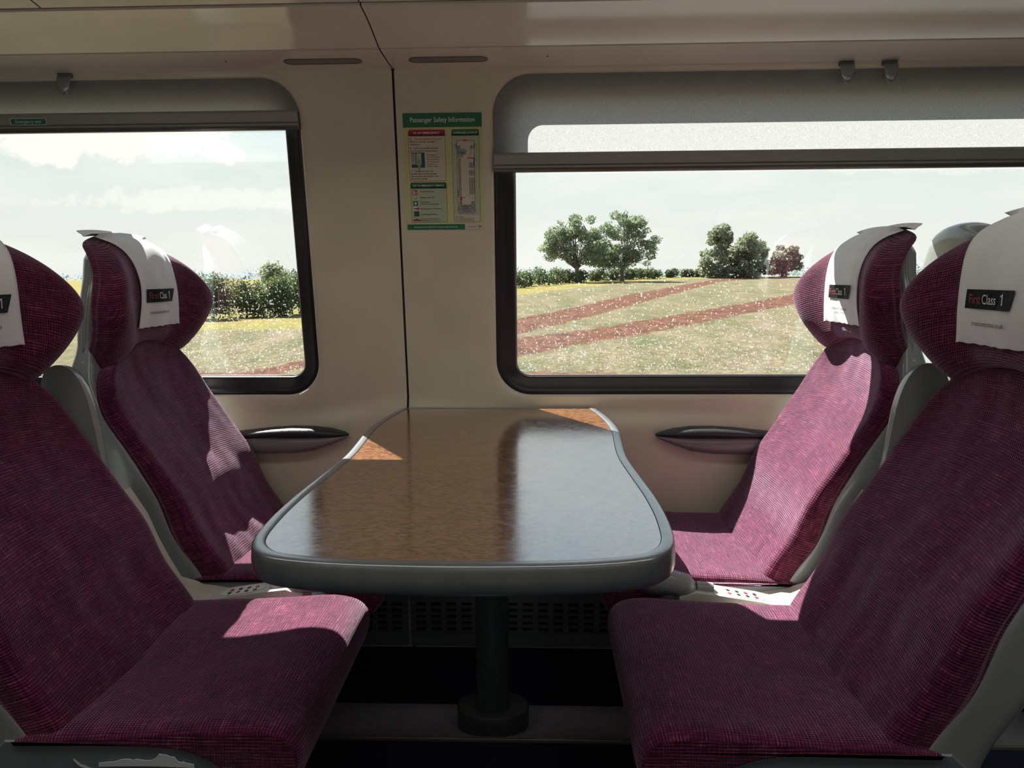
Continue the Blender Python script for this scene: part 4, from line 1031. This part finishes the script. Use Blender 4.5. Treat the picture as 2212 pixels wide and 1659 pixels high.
# ------------------------------------------------------------------ countryside
def terr(x, y):
    b = -1.83+.0222*(y-21) if y < 130 else .59
    if y > 120: b = .55+.04*math.tanh((y-120)/20)-max(0, (y-150))*.004
    return b+.12*math.sin(x*.05+1)*min(1, y/80)*.3
def ground():
    xs = [-140+2.5*i for i in range(145)]; ys = [3+1.2*i for i in range(60)]+[75+4*i for i in range(25)]+[180+20*i for i in range(20)]
    V = [(x, y, terr(x, y)+.03*mnoise.noise(Vector((x*.4, y*.4, 0)))) for y in ys for x in xs]; n = len(xs)
    F = [(j*n+i, j*n+i+1, (j+1)*n+i+1, (j+1)*n+i) for j in range(len(ys)-1) for i in range(n-1)]
    m = bpy.data.materials.new('stubble_and_ploughed_soil'); m.use_nodes = True; nt = m.node_tree; L = nt.links.new; b = bsdf(m); b.inputs['Roughness'].default_value = 1; b.inputs['Specular IOR Level'].default_value = .1
    geo = N(nt, 'ShaderNodeNewGeometry'); sp_ = N(nt, 'ShaderNodeSeparateXYZ'); L(geo.outputs['Position'], sp_.inputs[0])
    def mth(op, a, bb, c=None, clamp=False):
        k = N(nt, 'ShaderNodeMath', operation=op); k.use_clamp = clamp
        for i, v in enumerate((a, bb, c)):
            if v is None: continue
            if isinstance(v, (int, float)): k.inputs[i].default_value = v
            else: L(v, k.inputs[i])
        return k.outputs[0]
    def noi(scale, det, sc=(1, 1, 1), rough=.6):
        mp = N(nt, 'ShaderNodeMapping'); mp.inputs['Scale'].default_value = sc; L(geo.outputs['Position'], mp.inputs[0])
        k = N(nt, 'ShaderNodeTexNoise'); k.inputs['Scale'].default_value = scale; k.inputs['Detail'].default_value = det; k.inputs['Roughness'].default_value = rough; L(mp.outputs[0], k.inputs['Vector']); return k.outputs['Fac']
    X0, X1, YM = -40., 60., 150.
    xn = mth('DIVIDE', mth('SUBTRACT', sp_.outputs[0], X0), X1-X0)
    rough_edge = mth('MULTIPLY_ADD', noi(.9, 5), 3.0, -1.5)
    yn = mth('ADD', sp_.outputs[1], rough_edge)
    def curve(pts):
        k = N(nt, 'ShaderNodeFloatCurve'); L(xn, k.inputs['Value']); c = k.mapping.curves[0]
        P_ = [((x-X0)/(X1-X0), y/YM) for x, y in pts]
        c.points[0].location = P_[0]; c.points[1].location = P_[-1]
        for p_ in P_[1:-1]: c.points.new(*p_)
        for p_ in c.points: p_.handle_type = 'VECTOR'
        k.mapping.update(); return mth('MULTIPLY', k.outputs[0], YM)
    def between(lo, hi):
        a = mth('MULTIPLY_ADD', mth('SUBTRACT', yn, lo), 1.6, .5, True); b_ = mth('MULTIPLY_ADD', mth('SUBTRACT', hi, yn), 1.6, .5, True)
        return mth('MULTIPLY', a, b_)
    band1 = between(curve([(-40, 18), (-9, 20), (-.8, 32.9), (2.7, 41.4), (7.4, 54.1), (26.6, 105.4), (60, 148)]), curve([(-40, 18), (-9, 22), (-1, 41.6), (3.2, 52.3), (8.5, 67.7), (29.4, 118), (60, 149)]))
    band2 = between(curve([(-40, 12), (-8, 13), (-.6, 25.5), (2.1, 29.2), (4.8, 32.7), (10.4, 41), (18.7, 53.2), (60, 105)]), curve([(-40, 12), (-8, 14), (-.8, 31.5), (2.5, 34.9), (6, 40.3), (12.7, 50.1), (23.7, 67.7), (60, 125)]))
    band3 = between(curve([(-40, 8), (-6, 10), (-.6, 17), (60, 14)]), curve([(-40, 8), (-6, 10), (-.6, 21.9), (3.3, 21.4), (60, 19.5)]))
    soil = mth('MAXIMUM', mth('MAXIMUM', band1, band2), band3)
    vlo = curve([(-40, 35.7), (-11.7, 35.7), (-1.7, 68.7), (5, 85.3), (16.5, 107.3), (26, 119), (60, 135)])
    verge = mth('MULTIPLY_ADD', mth('SUBTRACT', yn, vlo), .8, .5, True)
    far = mth('MULTIPLY_ADD', mth('SUBTRACT', sp_.outputs[1], 150), .05, 0, True)
    def ramp(f, stops):
        r = N(nt, 'ShaderNodeValToRGB'); e = r.color_ramp.elements; e[0].position = stops[0][0]; e[0].color = (*stops[0][1], 1); e[1].position = stops[-1][0]; e[1].color = (*stops[-1][1], 1)
        for p_, c_ in stops[1:-1]: k = e.new(p_); k.color = (*c_, 1)
        L(f, r.inputs[0]); return r.outputs[0]
    def mix(f, a, bb):
        k = N(nt, 'ShaderNodeMix', data_type='RGBA'); L(f, k.inputs[0]); L(a, k.inputs[6]); L(bb, k.inputs[7]); return k.outputs[2]
    stub_c = ramp(noi(.55, 9, (1, .45, 1), .75), [(.36, (.085, .094, .045)), (.5, (.138, .122, .072)), (.64, (.190, .155, .105))])
    fine = ramp(noi(5, 6, (1, .5, 1), .75), [(.36, (.58, .58, .57)), (.64, (1.30, 1.27, 1.20))])
    soil_c = ramp(noi(1.3, 8, (1, .6, 1), .75), [(.35, (.060, .024, .015)), (.55, (.125, .058, .038)), (.7, (.175, .098, .068))])
    verge_c = ramp(noi(.25, 5, (1, .8, 1), .6), [(.38, (.170, .165, .045)), (.55, (.21, .175, .06)), (.68, (.22, .135, .06))])
    far_c = ramp(noi(.02, 3), [(.3, (.12, .14, .08)), (.7, (.15, .15, .10))])
    c = mix(soil, stub_c, soil_c); c = mix(verge, c, verge_c); c = mix(far, c, far_c)
    mu = N(nt, 'ShaderNodeMix', data_type='RGBA', blend_type='MULTIPLY'); mu.inputs[0].default_value = 1; L(c, mu.inputs[6]); L(fine, mu.inputs[7]); L(mu.outputs[2], b.inputs['Base Color'])
    bp = N(nt, 'ShaderNodeBump'); bp.inputs['Strength'].default_value = .6; bp.inputs['Distance'].default_value = .25; L(noi(2.2, 8, (1, .6, 1), .75), bp.inputs['Height']); L(bp.outputs[0], b.inputs['Normal'])
    o = mesh('ground', V, F, m, None, True); tag(o, kind='structure')
ground()
def leafmat(name, c1, c2):
    m = bpy.data.materials.new(name); m.use_nodes = True; nt = m.node_tree; L = nt.links.new; b = bsdf(m); b.inputs['Roughness'].default_value = .6
    g = N(nt, 'ShaderNodeNewGeometry'); n = N(nt, 'ShaderNodeTexNoise'); n.inputs['Scale'].default_value = .9; n.inputs['Detail'].default_value = 5; L(g.outputs['Position'], n.inputs['Vector'])
    r = N(nt, 'ShaderNodeValToRGB'); r.color_ramp.elements[0].position = .35; r.color_ramp.elements[1].position = .65; r.color_ramp.elements[0].color = (*c1, 1); r.color_ramp.elements[1].color = (*c2, 1)
    L(n.outputs['Fac'], r.inputs[0]); L(r.outputs[0], b.inputs['Base Color'])
    t = N(nt, 'ShaderNodeBsdfTranslucent'); L(r.outputs[0], t.inputs[0]); mx = N(nt, 'ShaderNodeMixShader'); mx.inputs[0].default_value = .45
    out = nt.nodes['Material Output']; L(b.outputs[0], mx.inputs[1]); L(t.outputs[0], mx.inputs[2]); L(mx.outputs[0], out.inputs[0]); return m
M_leaf = leafmat('tree_leaves', (.17, .22, .14), (.31, .38, .23)); M_leafd = leafmat('dense_leaves', (.20, .23, .15), (.36, .38, .25)); M_leafy = leafmat('pale_leaves', (.22, .22, .15), (.34, .33, .22))  # tree leaf colours lightened in place of haze over the distance
M_hedge = leafmat('hedge_leaves', (.055, .085, .035), (.125, .16, .06)); M_bark = vary(mat('bark', rough=.9), (.06, .05, .04), (.12, .10, .08), 3, 4); M_farw = leafmat('hazed_distant_leaves', (.30, .38, .40), (.36, .44, .45))  # bluish haze of distance is put into the farthest leaf colours
def leaves(mb, blobs, n, size, rnd, shell=.35):
    tot = sum(b[3]*b[4]*b[5] for b in blobs)
    for (cx, cy, cz, rx, ry, rz) in blobs:
        k = int(n*rx*ry*rz/tot)
        for _ in range(k):
            d = Vector((rnd.gauss(0, 1), rnd.gauss(0, 1), rnd.gauss(0, 1))).normalized(); rr = (shell+(1-shell)*rnd.random())**.6
            rr *= 1+.13*mnoise.noise(d*2.2+Vector((cx, cy, cz)))*2
            p = Vector((cx+d.x*rx*rr, cy+d.y*ry*rr, cz+d.z*rz*rr))
            a = Vector((rnd.gauss(0, 1), rnd.gauss(0, 1), rnd.gauss(0, 1))).normalized(); b = a.cross(Vector((rnd.gauss(0, 1), rnd.gauss(0, 1), rnd.gauss(0, 1)))).normalized()
            s = size*rnd.uniform(.6, 1.3)
            mb.add([p-a*s, p-b*s*.6, p+a*s, p+b*s*.6], [(0, 1, 2, 3)])
def tree(name, x, y, blobs, n, size, m, label, trunk_r, fork, seed, group=None, airy=True):
    rnd = random.Random(seed); z0 = terr(x, y)-.2; t = empty(name, (x, y, z0)); tag(t, label, 'tree', group)
    mb = MB(); top = max(b[2]+b[5] for b in blobs)
    mb.tube([(0, 0, 0), (.05, 0, fork*.5), (0, 0, fork)], [trunk_r*1.3, trunk_r, trunk_r*.9], 8)
    for b in blobs:
        if rnd.random() > (.34 if airy else .2): continue
        for q in range(1):
            e = Vector((b[0]+rnd.uniform(-.6, .6)*b[3], b[1]+rnd.uniform(-.6, .6)*b[4], b[2]+rnd.uniform(-.3, .7)*b[5])); s0 = Vector((0, 0, fork*rnd.uniform(.75, 1)))
            mid = s0.lerp(e, .45)+Vector((rnd.uniform(-.4, .4), 0, rnd.uniform(0, .6))); mb.tube([s0, mid, e], [trunk_r*.42, trunk_r*.2, trunk_r*.05], 5)
            for w in range(4 if airy else 0):
                s1 = mid.lerp(e, rnd.random()); e1 = s1+Vector((rnd.gauss(0, .9), rnd.gauss(0, .9), rnd.uniform(.1, 1.1))); mb.tube([s1, e1], [trunk_r*.18, .02], 5)
    mb.build('trunk', M_bark, t, True)
    mb = MB(); leaves(mb, blobs, n, size, rnd); mb.build('foliage', m, t)
def clumps(rnd, spec, k, rr):
    """break big crown ellipsoids into many small leafy clumps"""
    out = []
    for (cx, cy, cz, rx, ry, rz) in spec:
        for _ in range(k):
            d = Vector((rnd.gauss(0, 1), rnd.gauss(0, 1), rnd.gauss(0, 1))).normalized()*rnd.uniform(.45, .95); q = rr*rnd.uniform(.6, 1.25)
            out.append((cx+d.x*rx, cy+d.y*ry, cz+d.z*rz, q, q, q*.75))
    return out
rn = random.Random(11)
tree('tree', 5.9, 105, clumps(rn, [(-2.3, 0, 6.0, 3.1, 2.4, 2.3), (.8, 0, 7.2, 2.9, 2.4, 2.5), (-1.4, 0, 7.9, 2.4, 2, 1.9), (2.6, 0, 5.4, 2.1, 2, 2.4), (-3.6, 0, 5.2, 1.5, 1.5, 1.6), (.3, 0, 4.4, 2.6, 1.6, 1.7), (2.8, 0, 3.6, 1.8, 1.5, 1.5)], 16, .82), 15000, .16, M_leaf, 'tall airy tree with a wide crown, leftmost in the field', .30, 2.6, 1)
tree('tree', 12.7, 108, clumps(rn, [(0, 0, 7.9, 2.9, 2.3, 2.5), (3.0, 0, 4.8, 2.7, 2.3, 2.7), (-2.2, 0, 4.9, 2.9, 2, 2.4), (1.8, 0, 7.4, 2.4, 2, 2.4), (0, 0, 4.0, 2.9, 1.6, 2.0), (-2.8, 0, 3.4, 1.6, 1.5, 1.5)], 18, .84), 16000, .16, M_leaf, 'airy tree with a lopsided crown beside the leftmost tree', .30, 2.4, 2)
tree('tree', 30.6, 122, clumps(rn, [(-.4, 0, 6.9, 2.0, 2, 2.0), (-.9, 0, 3.0, 2.7, 2.0, 3.0), (-.4, 0, 1.2, 3.0, 2.0, 1.3)], 20, 1.0), 11000, .22, M_leafd, 'tall rounded dense tree at the left of the distant clump', .3, 1.2, 3, airy=False)
tree('tree', 34.6, 123.5, clumps(rn, [(-.4, 0, 3.6, 2.6, 2.4, 3.6), (1.0, 0, 5.6, 2.4, 2, 2.2), (1.2, 0, 2.6, 2.6, 2, 2.6), (-2.0, 0, 2.2, 2.4, 2, 2.4), (0, 0, 1.2, 3.6, 2.0, 1.3)], 18, 1.05), 14000, .22, M_leafd, 'broad dense dark tree in the middle of the distant clump', .3, 1.2, 4, airy=False)
tree('tree', 38.3, 126, clumps(rn, [(0, 0, 3.2, 1.5, 1.6, 3.2), ], 16, .9), 3000, .22, M_leafd, 'small dark tree between the broad tree and the pale one', .2, 1.0, 14, airy=False)
tree('tree', 41.4, 124, clumps(rn, [(0, 0, 2.9, 2.7, 2.0, 2.9)], 24, .95), 6500, .20, M_leafy, 'pale yellowish bushy tree at the right of the clump', .25, 1.0, 5, airy=False)
def bush(x, y, w, h, m, label, seed, n=900, size=.12, group='hedge bushes along the field edge'):
    rnd = random.Random(seed); z0 = terr(x, y)-.1; t = empty('hedge_bush', (x, y, z0)); tag(t, label, 'bush', group)
    bl = [(rnd.uniform(-.6, .6)*w, rnd.uniform(-.3, .3)*w, h*rnd.uniform(.27, .62), w*.5, w*.45, h*.42) for _ in range(8)]
    mb = MB(); leaves(mb, bl, n, size, rnd, .2); mb.build('foliage', m, t)
    mb = MB(); mb.tube([(0, 0, 0), (0, 0, h*.4)], [.06, .04], 6); mb.build('stem', M_bark, t, True)
hl = [(-26, 41.5), (-19.9, 42.3), (-14.9, 45.5), (-2.1, 87), (4.7, 102), (12.3, 113), (20.8, 121.5), (28.6, 126), (50, 133)]
def hy(x): return lerp(hl, x)
i = 0
for x in [-24.5, -22.6, -20.8, -19.2, -17.7, -16.3, -15.0, -13.8]:
    bush(x, hy(x)+rn.uniform(-.3, .5), 1.6, 2.75+rn.uniform(-.2, .3), M_hedge, 'dense green bush of the tall hedge seen through the left window', 30+i, 3600, .085, 'tall hedge seen through the left window'); i += 1
for x, w, h in ((-6.5, 2.4, 2.3), (-4.2, 2.3, 2.3), (-2.4, 2.2, 2.4), (-.6, 2.2, 2.4), (1.2, 2.3, 2.3), (2.9, 2.2, 2.4), (4.6, 2.0, 2.1), (6.4, 1.6, 2.0), (9.2, 1.9, 2.1), (11.4, 2.2, 2.1), (13.3, 2.0, 2.0), (15.2, 1.6, 1.9), (17.4, 2.1, 2.0), (19.3, 1.9, 1.8), (22.8, 1.5, 1.7), (25.6, 1.6, 1.6), (27.2, 1.8, 1.8), (29.2, 1.9, 1.6)):
    bush(x, hy(x), w*.8, h, M_hedge, 'low green bush of the hedge along the field seen through the right window', 60+i, 1100, .15, 'low hedge along the field seen through the right window'); i += 1
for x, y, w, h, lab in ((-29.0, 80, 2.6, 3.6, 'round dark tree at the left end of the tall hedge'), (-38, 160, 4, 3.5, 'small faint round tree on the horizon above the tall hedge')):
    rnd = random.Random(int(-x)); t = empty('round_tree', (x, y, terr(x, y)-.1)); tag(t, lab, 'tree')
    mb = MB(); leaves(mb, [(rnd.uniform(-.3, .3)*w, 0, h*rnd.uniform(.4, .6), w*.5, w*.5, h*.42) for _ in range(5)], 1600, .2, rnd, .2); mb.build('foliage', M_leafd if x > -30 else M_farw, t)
    mb = MB(); mb.tube([(0, 0, 0), (0, 0, h*.4)], [.12, .1], 6); mb.build('trunk', M_bark, t, True)
# distant woodland line, too far to count
mb = MB(); rnd = random.Random(5)
for i in range(110):
    x = -330+i*6.2+rnd.uniform(-3, 3); y = 330+rnd.uniform(-15, 15); h = rnd.uniform(1.5, 3.6)
    leaves(mb, [(x, y, terr(0, 330)+h*.6, rnd.uniform(4, 8), 3, h)], 170, .5, rnd, .1)
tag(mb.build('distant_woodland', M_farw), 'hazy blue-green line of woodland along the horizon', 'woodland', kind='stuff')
